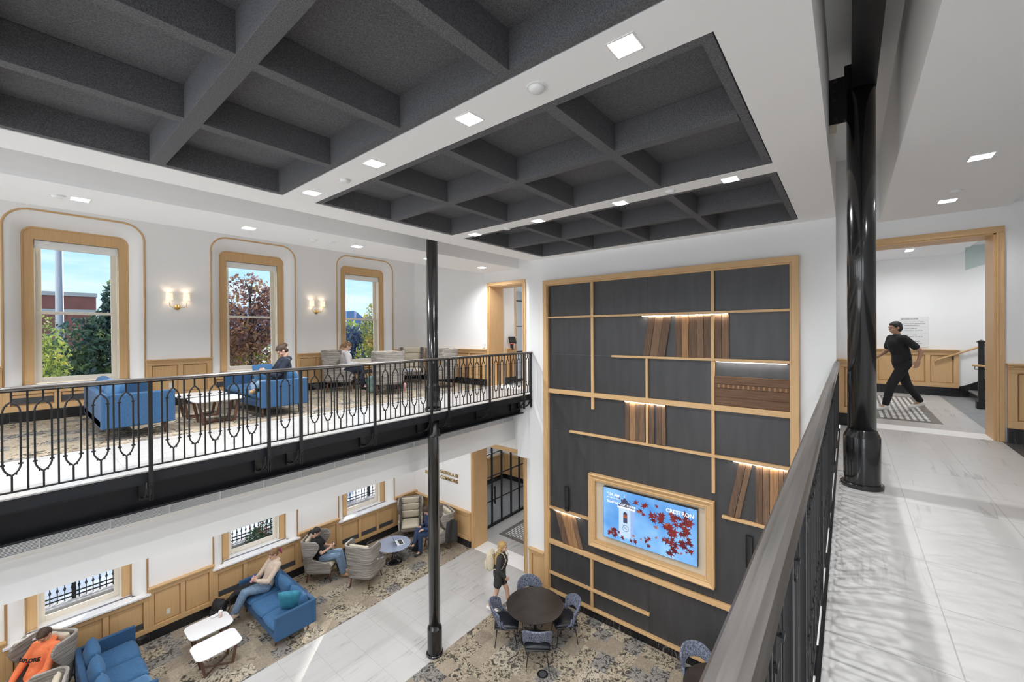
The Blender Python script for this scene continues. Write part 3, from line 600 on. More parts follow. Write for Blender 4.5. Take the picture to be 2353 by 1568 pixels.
def bracket_mesh(s):
    m = MB().box(-.017, -.009, -.02, .02, -.33, -.13).box(.009, .017, -.02, .02, -.33, -.13).box(-.02, .02, -.03, .03, -.145, -.125)
    for x in (-.03, .01):
        pts = [(x, s*(.02+.36*(1-cos(a))), -.12-.26*sin(a)) for a in [pi/2*k/6 for k in range(7)]]
        m.tube(pts, .010, 5)
    m.box(-.05, .04, s*.37, s*.395, -.42, -.13); return m.mesh('bracket')
PM, SM, AM = post_mesh(), straight_mesh(), arch_mesh()
def railing(label, y, posts, x0, x1, s, rail_prof, rail_mat):
    t = thing('railing', label, 'railing', (0, y, F2))
    def put(name, me, x):
        if not me.materials: me.materials.append(M['rail_black'])
        o = D.objects.new(name, me); COL.objects.link(o); o.parent = t; o.location = (x, 0, 0)
    BM = bracket_mesh(s)
    for x in posts: put('post', PM, x); put('bracket', BM, x)
    for a, b in zip(posts[:-1], posts[1:]):
        L = b-a; n = max(1, round(L/.2045)) if L > .6 else 1
        n = 5 if L > .9 else (1 if L < .7 else n)
        st = L/(2*n+2) if n > 1 else L/4
        for k in range(2*n+1):
            xx = a+st*(k+1)
            put('baluster' if k % 2 == 0 else 'arch_baluster', SM if k % 2 == 0 else AM, xx)
    obj('bottom_rail', MB().box(x0, x1, -.014, .014, .062, .076), 'rail_black', t)
    obj('sub_rail', MB().box(x0, x1, -.012, .012, 1.022, 1.034), 'rail_black', t)
    n = len(rail_prof); hr = MB().loft([[(x, p[0], 1.034+p[1]) for p in rail_prof] for x in (x0, x1)]); obj('handrail', hr, rail_mat, t)
    return t
PROF = [(a*1.12, b) for a, b in [(-.020, 0), (-.032, .006), (-.034, .014), (-.027, .019), (-.030, .027), (-.024, .036), (-.010, .0405), (.010, .0405), (.024, .036), (.030, .027), (.027, .019), (.034, .014), (.032, .006), (.020, 0)]]
railing('black iron railing with gothic arches along the gallery edge facing the hall', 6.18, [-1.86, -.62, -.19, 1.02, 2.26, 2.69, 3.90, 5.12, 5.56, 6.77, 8.02, 8.30], -3, 8.34, 1, PROF, 'handrail_steel')
railing('black iron railing with moulded steel handrail beside the walkway, reaching toward the viewer', .135, [.12, 1.33, 1.77, 2.98, 4.19, 4.63, 5.84, 7.05, 8.26], -1.0, 8.345, -1, PROF, 'handrail_steel')
struct('beam_walkway_block', (lambda m: [m.box(x-.11, x+.11, .119, .172, 4.70, 4.915) for x in (.12, 1.33, 2.45, 3.56, 4.63, 6.2, 7.4)] and m)(MB()), 'black_steel')
# ================================================================== MEDIA WALL
mw = thing('media_wall_frame', 'large oak framed wall of dark steel panels behind the round tables', 'wall panelling', (WX, 0, 0))
for a, b in ((.70, 1.95), (1.95, 3.20), (3.20, 4.45), (4.45, 5.72)):
    for c, d in ((.26, 1.43), (1.43, 4.17), (4.17, 5.96), (5.96, 7.66)):
        obj('steel_panel', MB().box(-.012, 0, a+.002, b-.002, c+.002, d-.002), 'panel_steel', mw)
def bar(n, a, b, c, d, dp=.075, back=-.010, ax=None):
    return obj(n, MB().box(-dp, back, a, b, c, d), 'oak_y' if (ax or (b-a > d-c)) else 'oak_z', mw, bevel=.004)
# outer frame
obj('outer_frame', MB().box(-.10, 0, .63, .735, .22, 7.74).box(-.10, 0, 5.665, 5.775, .22, 7.74).box(-.085, 0, .735, .76, .22, 7.64).box(-.085, 0, 5.64, 5.665, .22, 7.64), 'oak_z', mw, bevel=.006)
obj('outer_frame', MB().box(-.10, 0, .73, 5.67, 7.64, 7.74).box(-.085, 0, .74, 5.66, 7.61, 7.64).box(-.085, 0, .73, 5.67, .205, .255), 'oak_y', mw, bevel=.006)
for a, b, z, h in ((.76, 5.64, 6.84, .045), (.76, 5.64, 5.07, .10), (.76, 3.98, 5.96, .045), (.76, 5.05, 4.165, .05), (4.54, 5.66, 2.245, .05), (.76, 5.66, 1.42, .10), (3.18, 5.66, .66, .05), (.76, 1.81, 3.075, .05)):
    bar('shelf_rail', a, b, z-h/2, z+h/2, .078)
for y, a, b, w in ((4.455, 4.75, 7.61, .062), (1.955, 3.47, 7.61, .055), (3.21, 4.19, 5.94, .045), (4.50, .25, 1.37, .055)):
    bar('upright', y-w/2, y+w/2, a, b, .066)
# reclaimed boards standing on the rails; each board is a thing
random.seed(3)
def board(yb0, yb1, z0, z1, lean, mt, lab, horiz=False, dp=.03):
    """upright board between yb0..yb1 at its foot, leaning by `lean` in y at the top"""
    m = MB(); x1 = -.013; x0 = x1-dp
    q = [(yb0, z0), (yb1, z0), (yb1+lean, z1), (yb0+lean, z1)]
    m.add([(x0, y, z) for y, z in q]+[(x1, y, z) for y, z in q], [(0, 1, 2, 3), (4, 7, 6, 5), (0, 4, 5, 1), (1, 5, 6, 2), (2, 6, 7, 3), (3, 7, 4, 0)])
    o = obj('reclaimed_board', m, mt, None, bevel=.003); o.location = (WX, 0, 0)
    return tag(o, lab, 'wood board', 'reclaimed boards on the media wall')
mats = ['reclaimed_z', 'reclaimed_mid', 'reclaimed_z', 'reclaimed_mid', 'reclaimed_light']
def run(y0, y1, n, z0, z1, lean, where, light_ix=(), widths=None):
    wd = widths or [random.uniform(.7, 1.3) for _ in range(n)]; sm = sum(wd); y = y1
    names = ['first', 'second', 'third', 'fourth', 'fifth', 'sixth', 'seventh']
    for k in range(n):
        w = wd[k]/sum(wd)*(y1-y0); a, b = y-w+.003, y-.003; y -= w
        board(a, b, z0, z1, lean, 'reclaimed_light' if k in light_ix else mats[k % 4], 'reclaimed wood board, %s %s' % (names[k], where), dp=random.choice((.028, .036, .044)))
run(2.84, 3.29, 3, 5.985, 6.81, -.125, 'in the leaning group under the top lit rail')
run(1.985, 2.64, 5, 5.985, 6.81, 0, 'in the upright group under the top lit rail', (1,)); run(1.68, 1.925, 2, 5.985, 6.81, 0, 'right of the upright under the top lit rail')
run(3.26, 3.69, 4, 4.195, 5.015, 0, 'in the group on the middle short rail', (1,)); run(3.07, 3.18, 1, 4.195, 5.015, 0, 'alone just past the middle upright'); run(2.83, 3.02, 2, 4.195, 5.015, 0, 'in the pair past the middle upright')
run(1.52, 1.73, 2, 3.105, 4.13, -.20, 'leaning on the lowest lit rail by the handrail'); run(.765, 1.275, 5, 3.105, 4.13, 0, 'in the upright group nearest the handrail', (2,))
run(4.72, 5.26, 4, 1.475, 2.21, .22, 'in the leaning group beside the television', (1, 2))
zz = 5.125
for k, (h, mt, nm) in enumerate(((.15, 'reclaimed_y', 'lowest'), (.16, 'reclaimed_y', 'second'), (.075, 'reclaimed_y', 'thin pale-edged third'), (.145, 'reclaimed_y', 'topmost'))):
    o = obj('reclaimed_board', MB().box(-.045-.004*k, -.013, .765, 1.922, zz+.002, zz+h), mt, None, bevel=.003, loc=(WX, 0, 0)); tag(o, 'long horizontal reclaimed board, %s of the stack under the long light strip' % nm, 'wood board', 'reclaimed boards on the media wall'); zz += h+.002
    if k == 2:
        for j in range(14): obj('saw_mark', MB().box(-.0555, -.052, .80+j*.08, .83+j*.08, zz-h+.008, zz-.008), 'reclaimed_light', o)
for a, b, z, lab in ((1.70, 3.30, 6.805, 'warm light strip under the top rail above upright boards'), (.80, 1.90, 5.925, 'long white light strip above the horizontal boards'), (2.84, 3.69, 5.01, 'short warm light strip above the middle board group'), (.80, 1.62, 4.13, 'warm light strip above boards nearest the handrail'), (4.78, 5.50, 2.21, 'warm light strip above the leaning boards beside the television')):
    t = thing('light_strip', lab, 'light strip', (WX, 0, z)); obj('diffuser', MB().box(-.068, -.056, a, b, -.006, .004), 'led_glow', t); obj('channel', MB().box(-.070, -.054, a-.005, b+.005, .004, .008), 'white_plastic', t)
    light('strip_lamp', 'AREA', (WX-.062, (a+b)/2, z-.008), 2.6*(b-a), (1, .85, .68) if z != 5.925 else (1, .95, .9), b-a, sy=.01, rot=(0, 0, pi/2))
# television in its niche frame
tv = thing('tv_niche', 'deep oak picture frame niche holding the television on the media wall', 'frame', (WX, 0, 0))
def fr4(m, y0, y1, z0, z1, w, x0, x1): return m.box(x0, x1, y0, y1, z0, z0+w).box(x0, x1, y0, y1, z1-w, z1).box(x0, x1, y0, y0+w, z0+w, z1-w).box(x0, x1, y1-w, y1, z0+w, z1-w)
def mitre(name, y0, y1, z0, z1, prof):
    m = MB(); rings = []
    for d, x in prof: rings.append([(x, y0+d, z0+d), (x, y1-d, z0+d), (x, y1-d, z1-d), (x, y0+d, z1-d)])
    m.loft(rings, cap=False, closed=False); return m
obj('frame', mitre('f', 1.94, 4.54, 1.69, 3.31, [(0, -.012), (0, -.125), (.022, -.135), (.040, -.122), (.085, -.10), (.105, -.105), (.125, -.10), (.135, -.07), (.145, -.012)]), 'oak_y', tv)
obj('niche', MB().box(-.016, -.012, 2.05, 4.43, 1.80, 3.20), 'niche_cream', tv)
obj('lining', fr4(MB(), 2.07, 4.41, 1.82, 3.18, .018, -.095, -.014), 'oak_y', tv)
tv = thing('television', 'wide screen showing blue sky, red maple leaves and a clock tower', 'television', (WX-.07, 4.175, 3.09))
def emi(name, c, s=1.0):
    mt = D.materials.new(name); mt.use_nodes = True; M[name] = mt; b = mt.node_tree.nodes['Principled BSDF']
    b.inputs['Base Color'].default_value = (0, 0, 0, 1); b.inputs['Emission Color'].default_value = (*c, 1); b.inputs['Emission Strength'].default_value = s; b.inputs['Roughness'].default_value = .35; return mt
mt = emi('screen_sky', (.16, .42, .83)); nt = mt.node_tree; b = nt.nodes['Principled BSDF']
tc = N(nt, 'ShaderNodeTexCoord'); nz = N(nt, 'ShaderNodeTexNoise', i={'Scale': 1.6, 'Detail': 2}); nt.links.new(tc.outputs['Object'], nz.inputs[0]); r = N(nt, 'ShaderNodeValToRGB')
r.color_ramp.elements[0].position = .35; r.color_ramp.elements[0].color = (.085, .30, .72, 1); r.color_ramp.elements[1].position = .68; r.color_ramp.elements[1].color = (.27, .55, .90, 1); nt.links.new(nz.outputs[0], r.inputs[0]); nt.links.new(r.outputs[0], b.inputs['Emission Color'])
for n_, c_ in (('scr_white', (.9, .93, 1)), ('scr_tower', (.52, .68, .95)), ('scr_towershade', (.30, .45, .78)), ('scr_roof', (.05, .06, .12)), ('scr_red', (.12, .010, .018)), ('scr_red2', (.20, .016, .014)), ('scr_orange', (.42, .10, .03)), ('scr_dark', (.02, .03, .08))): emi(n_, c_)
SW, SH = 1.94, 1.085      # local: u runs toward the walkway (-y), v down
obj('bezel', MB().box(-.03, .05, -SW-.008, .008, -SH-.008, .008), 'screen_black', tv, bevel=.003)
obj('screen', MB().box(-.032, -.029, -SW, 0, -SH, 0), 'screen_sky', tv)
def flatpoly(name, pts, mat, lay=1, parent=None):
    x = -.0325-.0006*lay; return obj(name, MB().add([(x, -u, -v) for u, v in pts], [tuple(range(len(pts)))]), mat, parent or tv)
tw = flatpoly('tower', [(.36, .35), (.62, .35), (.62, .98), (.36, .98)], 'scr_tower', 2)
flatpoly('tower_side', [(.62, .34), (.72, .36), (.71, .55), (.69, .57), (.68, 1.0), (.62, .98)], 'scr_towershade', 2, tw); flatpoly('tower_roof', [(.49, .13), (.50, .13), (.69, .33), (.34, .33)], 'scr_roof', 3, tw); flatpoly('spire', [(.49, .04), (.50, .13), (.488, .13)], 'scr_white', 3, tw)
flatpoly('cornice', [(.33, .325), (.72, .325), (.72, .365), (.33, .365)], 'scr_white', 4, tw)
flatpoly('belfry_arch', [(.46+.045+.045*cos(a), .47-.045*sin(a)) for a in [pi*k/8 for k in range(9)]]+[(.46, .66), (.55, .66)], 'scr_roof', 5, tw); flatpoly('belfry_light', [(.465, .49), (.545, .49), (.545, .55), (.465, .55)], 'scr_orange', 6, tw)
flatpoly('clock_face', [(.51+.068*cos(a), .775+.068*sin(a)) for a in [2*pi*k/24 for k in range(24)]], 'scr_roof', 5, tw); flatpoly('clock_face', [(.51+.060*cos(a), .775+.060*sin(a)) for a in [2*pi*k/24 for k in range(24)]], 'scr_tower', 6, tw)
flatpoly('clock_hand', [(.505, .775), (.47, .73), (.475, .727), (.514, .771)], 'scr_roof', 7, tw); flatpoly('clock_hand', [(.51, .77), (.55, .79), (.548, .795), (.508, .78)], 'scr_roof', 7, tw)
def leafpoly(cx, cy, r, rot):
    rad = [1, .38, .62, .30, .9, .34, .95, .34, .9, .30, .62, .38]; L = len(rad)*1
    return [(cx+r*rad[k]*cos(rot+2*pi*k/L), cy+r*rad[k]*sin(rot+2*pi*k/L)) for k in range(L)]
random.seed(11); lv = []
for cx, cy, sp, n_, r_ in ((1.70, .42, .30, 34, .10), (1.28, .40, .18, 14, .10), (1.45, .85, .16, 14, .09), (1.80, .66, .16, 14, .09), (.86, .22, .12, 8, .08), (.10, 1.0-.03, .12, 8, .07), (.30, .95, .10, 7, .07), (.58, 1.03, .16, 12, .075), (.98, .92, .10, 6, .055), (1.72, .95, .16, 6, .06), (1.7, .2, .25, 12, .09), (.45, .12, .08, 3, .05)):
    for k in range(n_):
        x_, y_ = random.gauss(cx, sp*.75), random.gauss(cy, sp*.62)
        if .10 < x_ < SW-.10 and .09 < y_ < SH-.08: lv.append((x_, y_, r_*random.uniform(.6, 1.25), random.uniform(0, 6), random.choice(('scr_red', 'scr_red', 'scr_red', 'scr_red2', 'scr_red2', 'scr_red2', 'scr_orange'))))
for mt_ in ('scr_red', 'scr_red2', 'scr_orange'):
    m = MB()
    for k, (x_, y_, r_, a_, q) in enumerate(lv):
        if q == mt_: m.add([(-.0365-.00002*k, -u, -v) for u, v in leafpoly(x_, y_, r_ if q != 'scr_orange' else r_*.7, a_)], [tuple(range(12))])
    o = tag(obj('leaf_pattern', m, mt_, tv), kind='stuff')
def scrtext(body, u, v, size, bold=.001, mat='scr_white'):
    me = text_mesh(body, size, 'LEFT', .0006, bold); me.transform(Matrix(((0, 0, -1, -.0398), (-1, 0, 0, -u), (0, 1, 0, -v-size*.75), (0, 0, 0, 1)))); return obj('caption', me, mat, tv)
scrtext('9:34 AM', .085, .085, .085, .0022); scrtext('November 5, 2025', .085, .175, .036); scrtext('Student Commons', .085, .24, .085, .0022); scrtext('CRESTRON', 1.36, .10, .105, .003)
for y, lab in ((5.14, 'slim black wall loudspeaker above the leaning boards, window side of the television'), (1.37, 'slim black wall loudspeaker on the walkway side of the television')):
    t = thing('wall_speaker', lab, 'speaker', (WX-.012, y, 2.565), 0, 'pair of slim black wall loudspeakers'); obj('cabinet', MB().loft([[( -.05-.045*sin(pi*k/8), .055*cos(pi*k/8), z) for k in range(9)]+[(-.03, -.055, z), (-.03, .055, z)] for z in (-.285, .285)]), 'black_plastic', t, bevel=.004)
    obj('bracket', MB().box(-.035, 0, -.03, .03, -.10, .10), 'black_plastic', t); obj('indicator', MB().box(-.097, -.094, -.004, .004, -.25, -.242), 'white_plastic', t)
# lettering on the end wall under the gallery
for body, z in (('L. SASSOLA III', 1.975), ('STUDENT COMMONS', 1.80)):
    me = text_mesh(body, .155, 'RIGHT', .02, .001, 1.05); me.transform(Matrix(((0, 0, -1, 0), (-1, 0, 0, 0), (0, 1, 0, 0), (0, 0, 0, 1))))
    o = thing('lettering_sign', '', 'sign', (DX-.012, 9.38, z)); obj('raised_letter', me, 'brass', o); tag(o, 'bronze raised letters reading %s on the white wall behind the tall column' % body, 'sign')
# glass partitions in both vestibules
def partition(x0, x1, y, z0, zt, xs, zs, label, doors=()):
    t = thing('glass_partition', label, 'glass partition', (x0, y, z0)); L = x1-x0
    f = MB().box(0, L, -.025, .025, 0, .09).box(0, L, -.025, .025, zt-.06, zt)
    for x in xs: f.box(x-x0-.025, x-x0+.025, -.025, .025, 0, zt)
    for z in zs: f.box(0, L, -.015, .015, z-.016, z+.016)
    obj('frame', f, 'black_steel', t); obj('pane', MB().box(0.01, L-.01, -.004, .004, .09, zt-.06), 'glass', t)
    obj('door_handle', MB().box(.87*1.0, .90, -.09, -.06, .75, 1.35).box(.87, .9, -.06, -.02, .8, .83).box(.87, .9, -.06, -.02, 1.27, 1.30), 'black_steel', t)
    obj('door_closer', MB().box(.62, 1.0, -.07, -.02, zt-.16, zt-.09), 'black_steel', t); return t
partition(9.38, 13.9, 9.24, 0, 3.28, [9.40, 10.20, 10.69, 11.2, 11.67, 12.2, 12.9, 13.6], [.86, 1.68, 2.44], 'black gridded glass wall inside the doorway under the gallery')
partition(10.02, 13.9, 8.08, F2, 3.15, [10.04, 10.9, 11.8, 12.7, 13.8], [.95, 1.75, 2.55], 'black gridded glass wall inside the upper gallery doorway')
obj_ = struct('trim_60', MB().box(9.97, 10.01, 8.00, 8.06, F2, 8.1), 'oak_z')
t = thing('touch_kiosk', 'black tablet glowing red below, on an oak ledge inside the gallery doorway', 'tablet', (9.72, 7.93, 6.13)); obj('screen', MB().obox((0, 0, .12), (.12, .012, .11), Euler((R(-20), 0, R(-20))).to_matrix()), 'screen_black', t); obj('stand', MB().box(-.03, .03, -.02, .06, -.17, .05), 'black_plastic', t)
obj('glow_strip', MB().box(-.10, .10, -.03, -.02, .012, .018), 'red_glow' if 'red_glow' in M else (emi('red_glow', (1, .05, .03), 4) and 'red_glow'), t)
t = thing('alarm_pull', 'small red alarm pull on the white vestibule wall behind the glass', 'fire alarm', (12.2, 11.94, 1.9)); emi('alarm_red', (.0, .0, .0)); flat('alarm_red', (.5, .03, .03), .4); obj('body', MB().box(-.08, .08, -.05, 0, -.12, .12), 'alarm_red', t, bevel=.01); obj('label', MB().box(-.05, .05, -.053, -.05, -.02, .06), 'white_plastic', t)
# ================================================================== STAIR HALL
sg = thing('directory_sign', 'white directory panel headed SECOND FLOOR on the stair hall wall', 'sign', (13.945, -.985, 6.81)); obj('board', MB().box(-.012, 0, -.50, 0, -.745, 0), 'white_plastic', sg, bevel=.003); flat('sign_ink', (.16, .16, .17), .6)
def sgt(body, u, v, size, b=.0006):
    me = text_mesh(body, size, 'LEFT', .001, b); me.transform(Matrix(((0, 0, -1, -.0135), (-1, 0, 0, -u), (0, 1, 0, -v), (0, 0, 0, 1)))); obj('lettering', me, 'sign_ink', sg)
sgt('SECOND FLOOR', .022, .070, .040, .001)
for v, rows_ in ((.13, ('DENNIS AND CECILIA BOYNTON', 'CENTRAL PLATE ADMINISTRATION', 'CONFERENCE ROOM 217')), (.29, ('STUDENT COMMONS', 'CLASSROOMS 201, 202, 203, 206', 'CONFERENCE ROOM 207')), (.45, ('STUDENT COMMONS', 'CLASSROOMS 205, 206, 207, 208')), (.61, ('READINGS, RECRUITMENT,', 'OFFICES AND STAFF SERVICES'))):
    obj('rule', MB().box(-.0135, -.012, -.49, -.01, -v+.035, -v+.0365), 'sign_ink', sg)
    for k, b_ in enumerate(rows_): sgt(b_, .065, v+.008+k*.040, .024)
sgt('A', .03, .138, .024)
t = thing('staircase', 'dark stone steps with black risers rising out of sight in the stair hall', 'stairs', (12.15, -2.15, F2))
for k in range(8):
    obj('riser', MB().box(0, 1.765, -.29*(k+1)-.02, -.29*k, 0, .165*(k+1)-.03), 'marble_black', t); obj('tread', MB().box(0, 1.765, -.29*(k+1)-.03, -.29*k+.02, .165*(k+1)-.03, .165*(k+1)), 'grey_floor', t)
    obj('tread_strip', MB().box(.03, 1.75, -.29*k-.045, -.29*k-.005, .165*(k+1), .165*(k+1)+.003).box(.03, 1.75, -.29*k-.10, -.29*k-.065, .165*(k+1), .165*(k+1)+.003), 'mat_frame', t)
obj('wall_skirt', MB().add([(1.775, .25, .0), (1.775, .25, .2), (1.775, .05, .28), (1.775, -2.4, 1.62), (1.775, -2.4, 0)]+[(1.79, .25, .0), (1.79, .25, .2), (1.79, .05, .28), (1.79, -2.4, 1.62), (1.79, -2.4, 0)], [(0, 1, 2, 3, 4), (9, 8, 7, 6, 5), (0, 5, 6, 1), (1, 6, 7, 2), (2, 7, 8, 3), (3, 8, 9, 4), (4, 9, 5, 0)]), 'marble_black', t)
t = thing('newel_post', 'square black newel post with cap at the foot of the stairs', 'post', (12.08, -2.02, F2)); obj('shaft', MB().box(-.04, .04, -.04, .04, .12, 1.30), 'rail_black', t, bevel=.004); obj('cap', MB().box(-.055, .055, -.055, .055, 1.30, 1.33).lathe([(.001, 1.36), (.03, 1.345), (.05, 1.33), (.001, 1.33)], n=12), 'rail_black', t); obj('base', MB().box(-.07, .07, -.09, .07, 0, .14), 'rail_black', t, bevel=.008)
t = thing('handrail', 'slim oak handrail rising along the white stair wall', 'handrail', (13.87, -1.60, F2+.86)); obj('rail', MB().tube([(0, .02, -.06), (0, -.05, 0), (0, -.9, .40), (0, -2.6, 1.35)], .022, 10), 'oak_y', t, smooth=True); obj('bracket', MB().tube([(.07, -.28, .03), (.0, -.28, .0), (0, -.28, .07)], .012, 8).cyl((.075, -.28, .03), (.055, -.28, .03), .045, n=16), 'rail_black', t)
t = thing('handrail', 'short oak handrail with black bracket beside the newel post', 'handrail', (11.98, -1.90, F2+.86)); obj('rail', MB().tube([(0, .02, .0), (0, -.10, -.01), (0, -.8, -.18)], .022, 10), 'oak_y', t, smooth=True); obj('bracket', MB().tube([(0, -.02, -.01), (0, -.02, -.08), (0, -.16, -.08)], .008, 6), 'rail_black', t)
t = thing('glass_guard', 'frosted glass stair guard hanging at the stair hall ceiling', 'glass panel', (12.9, -1.93, 7.75))
glassmat('glass_guard_mat', (.80, .86, .85), .10)
for k in range(3): obj('pane', MB().add([(x, -.45*k-.43, z) for x in (-.006, .006) for z in (0+.17*k+.15, .52)]+[(x, -.45*k, z) for x in (-.006, .006) for z in (.17*k, .52)], [(0, 1, 3, 2), (4, 6, 7, 5), (0, 4, 5, 1), (2, 3, 7, 6), (0, 2, 6, 4), (1, 5, 7, 3)]), 'glass_guard_mat', t)
# ================================================================== FURNITURE
def puff(lx, ly, lz, p=4, n=14, dome=.45, seed=0):
    """soft cushion centred at the origin, thickness along z"""
    rnd = random.Random(seed); m = MB(); rings = []
    def prof(t): return max(0, 1-abs(t)**p)**dome
    for s in (-1, 1):
        vs = []; fs = []
        for i in range(n+1):
            for j in range(n+1):
                u, v = -1+2*i/n, -1+2*j/n; h = prof(u)*prof(v)
                w = 1+.06*sin(5*u+3*v+seed)*sin(4*v-seed)
                pin = 1-.05*(abs(u)*abs(v))**2
                vs.append((u*lx/2*pin, v*ly/2*pin, s*lz/2*(.12+.88*h)*w))
        for i in range(n):
            for j in range(n):
                a = i*(n+1)+j; q = (a, a+1, a+n+2, a+n+1); fs.append(q if s < 0 else q[::-1])
        m.add(vs, fs)
    N1 = (n+1)**2; edge = [i*(n+1) for i in range(n+1)]+[n*(n+1)+j for j in range(1, n+1)]+[i*(n+1)+n for i in range(n-1, -1, -1)]+[j for j in range(n-1, 0, -1)]
    for k in range(len(edge)): a, b = edge[k], edge[(k+1) % len(edge)]; m.f.append((a, b, b+N1, a+N1))
    return m
def T(x=0, y=0, z=0, rx=0, ry=0, rz=0): return Matrix.Translation((x, y, z)) @ Euler((rx, ry, rz)).to_matrix().to_4x4()
def make_sofa():
    t = thing('sofa', '', 'sofa'); L = 2.08; h = L/2
    obj('base', MB().box(-.42, .40, -h+.06, h-.06, .20, .33), 'sofa_blue', t, bevel=.015)
    obj('back', MB().box(-.42, -.33, -h, h, .20, .70), 'sofa_blue', t, bevel=.022, seg=3)
    for s in (-1, 1): obj('armrest', MB().box(-.34, .42, s*(h-.075), s*h, .20, .70), 'sofa_blue', t, bevel=.022, seg=3)
    w = (L-.15)/3
    for k in range(3):
        y = -h+.075+w*(k+.5)
        obj('seat_cushion', puff(.76, w-.006, .165, 7, dome=.3, seed=k).xf(T(.045, y, .405)), 'sofa_blue_cushion', t, smooth=True)
        obj('back_cushion', puff(.44, w-.02, .21, 3.4, dome=.5, seed=k+5).xf(T(-.235, y, .635, 0, R(-78), 0)), 'sofa_blue_cushion', t, smooth=True)
    for x in (-.32, .32):
        for y in (-h+.22, h-.22): obj('leg', MB().cyl((x, y, .20), (x*1.04, y*1.01, 0), .024, .016, 12), 'walnut_z', t, smooth=True)
    return t
so = make_sofa(); GS = 'blue sofas set in facing pairs'
so['label'] = 'empty blue sofa on the ground floor with its back beside the orange hooded sitter'; so['group'] = GS; setin(so, (1.14, 10.03, 0), 0)
dup(so, 'blue sofa on the ground floor carrying a seated woman in a beige hoodie', (3.80, 10.06, 0), pi, GS)
dup(so, 'empty blue sofa up on the gallery behind the railing', (1.245, 9.28, F2), 0, GS)
dup(so, 'blue sofa up on the gallery carrying a person in a dark hooded jacket', (3.32, 9.28, F2), pi, GS)
t = tag(obj('throw_pillow', puff(.50, .46, .16, 3, dome=.55, seed=4).xf(T(0, 0, 0, 0, R(-68), 0)), 'teal_fabric', None, smooth=True, loc=(3.84, 9.40, .71), rot=(0, 0, R(-132))), 'teal throw pillow at the walkway end of the sofa below the gallery', 'pillow')
def rrect(lx, ly, r, n=6, k=.0):
    p = []
    for cx, cy, a0 in ((lx/2-r, ly/2-r, 0), (-lx/2+r, ly/2-r, 90), (-lx/2+r, -ly/2+r, 180), (lx/2-r, -ly/2+r, 270)):
        p += [(cx+r*cos(R(a0+90*i/n)), cy+r*sin(R(a0+90*i/n))) for i in range(n+1)]
    return p
def make_coffee():
    t = thing('coffee_table', '', 'table')
    m = MB(); o = rrect(.76, .60, .13); s = rrect(.72, .56, .12)
    m.loft([[(x, y, .395) for x, y in s], [(x, y, .412) for x, y in o], [(x, y, .424) for x, y in o], [(x*.994, y*.994, .427) for x, y in o]]); obj('table_top', m, 'table_white', t)
    obj('apron', MB().box(-.25, .25, -.15, .15, .372, .396), 'walnut_x', t)
    for sx in (-1, 1):
        for sy in (-1, 1): obj('leg', MB().obox(Vector((sx*.262, sy*.16, .205)), (.022, .013, .20), Matrix.Rotation(R(sx*11), 3, 'Y')), 'walnut_z', t)
    for a in (1, -1): obj('crossbar', MB().tube([(-.225, -a*.16, .018), (.225, a*.16, .018)], [(.018, .018)]*2, 4), 'walnut_x', t)
    return t
ct = make_coffee(); GC = 'white coffee tables between facing blue sofas'
ct['label'] = 'white coffee table on the ground floor, nearer the white tile aisle, nothing on it'; ct['group'] = GC; setin(ct, (2.53, 9.58, .008))
dup(ct, 'white coffee table on the ground floor holding a cup, by the panelling', (2.60, 10.32, .008), 0, GC)
dup(ct, 'white coffee table up on the gallery, next to the railing', (2.33, 8.70, F2+.008), 0, GC); dup(ct, 'white coffee table up on the gallery, on the window side of its twin', (2.30, 9.52, F2+.008), 0, GC)
def make_wing():
    t = thing('wing_chair', '', 'armchair'); ns, nz_ = 31, 16; rows = []
    for j in range(nz_+1):
        z = .27+(1.10-.27)*j/nz_
        f = (z-.27)/(.83)
        if z < .50: xf = .34-.02*(z < .3)
        elif z < .66: q = (z-.50)/.16; q = q*q*(3-2*q); xf = .34*(1-q)+(-.14)*q
        else: q = (z-.66)/.44; xf = -.14+.20*sin(min(1, q*1.25)*pi/2)-.09*max(0, q-.82)/.18
        hw = .31+.045*min(1, f*1.3) if z > .3 else .30; xb = -.33-.075*f; r = .13
        # open U outline: right tip -> back -> left tip
        seg = [(xf, -hw)]+[(xf+(xb+r-xf)*k/9, -hw) for k in range(1, 10)]+[(xb+r-r*sin(R(a)), -hw+r-r*cos(R(a))) for a in (15, 30, 45, 60, 75)]+[(xb, -hw+r)]
        seg = seg+[(x, -y) for x, y in seg[::-1]]
        rows.append([(x, y, z) for x, y in seg])
    m = MB(); m.loft(rows, cap=False, ringclosed=False)
    o = obj('shell', m, 'chair_stripe', t, smooth=True); s = o.modifiers.new('s', 'SOLIDIFY'); s.thickness = .045; s.offset = 1
    b = o.modifiers.new('b', 'BEVEL'); b.width = .012; b.segments = 2; b.limit_method = 'ANGLE'; b.angle_limit = R(50)
    obj('seat_frame', MB().box(-.34, .31, -.30, .30, .255, .345), 'chair_stripe', t, bevel=.03, seg=3)
    obj('seat_cushion', puff(.60, .56, .13, 6, dome=.35).xf(T(.04, 0, .40)), 'cream_leather', t, smooth=True)
    for k, (z, h) in enumerate(((.575, .24), (.80, .22), (1.005, .20))): obj('back_cushion', puff(h, .56, .09, 7, dome=.35, n=10).xf(T(-.285-.075*(z-.45), 0, z, 0, R(-85), 0)), 'cream_leather', t, smooth=True)
    for sx, x in ((-1, -.27), (1, .26)):
        for sy in (-1, 1): obj('leg', MB().cyl((x, sy*.24, .265), (x+sx*.045, sy*.265, 0), .026, .015, 12), 'walnut_z', t, smooth=True)
    return t
wc = make_wing(); GW = 'grey striped wing chairs with cream seats'
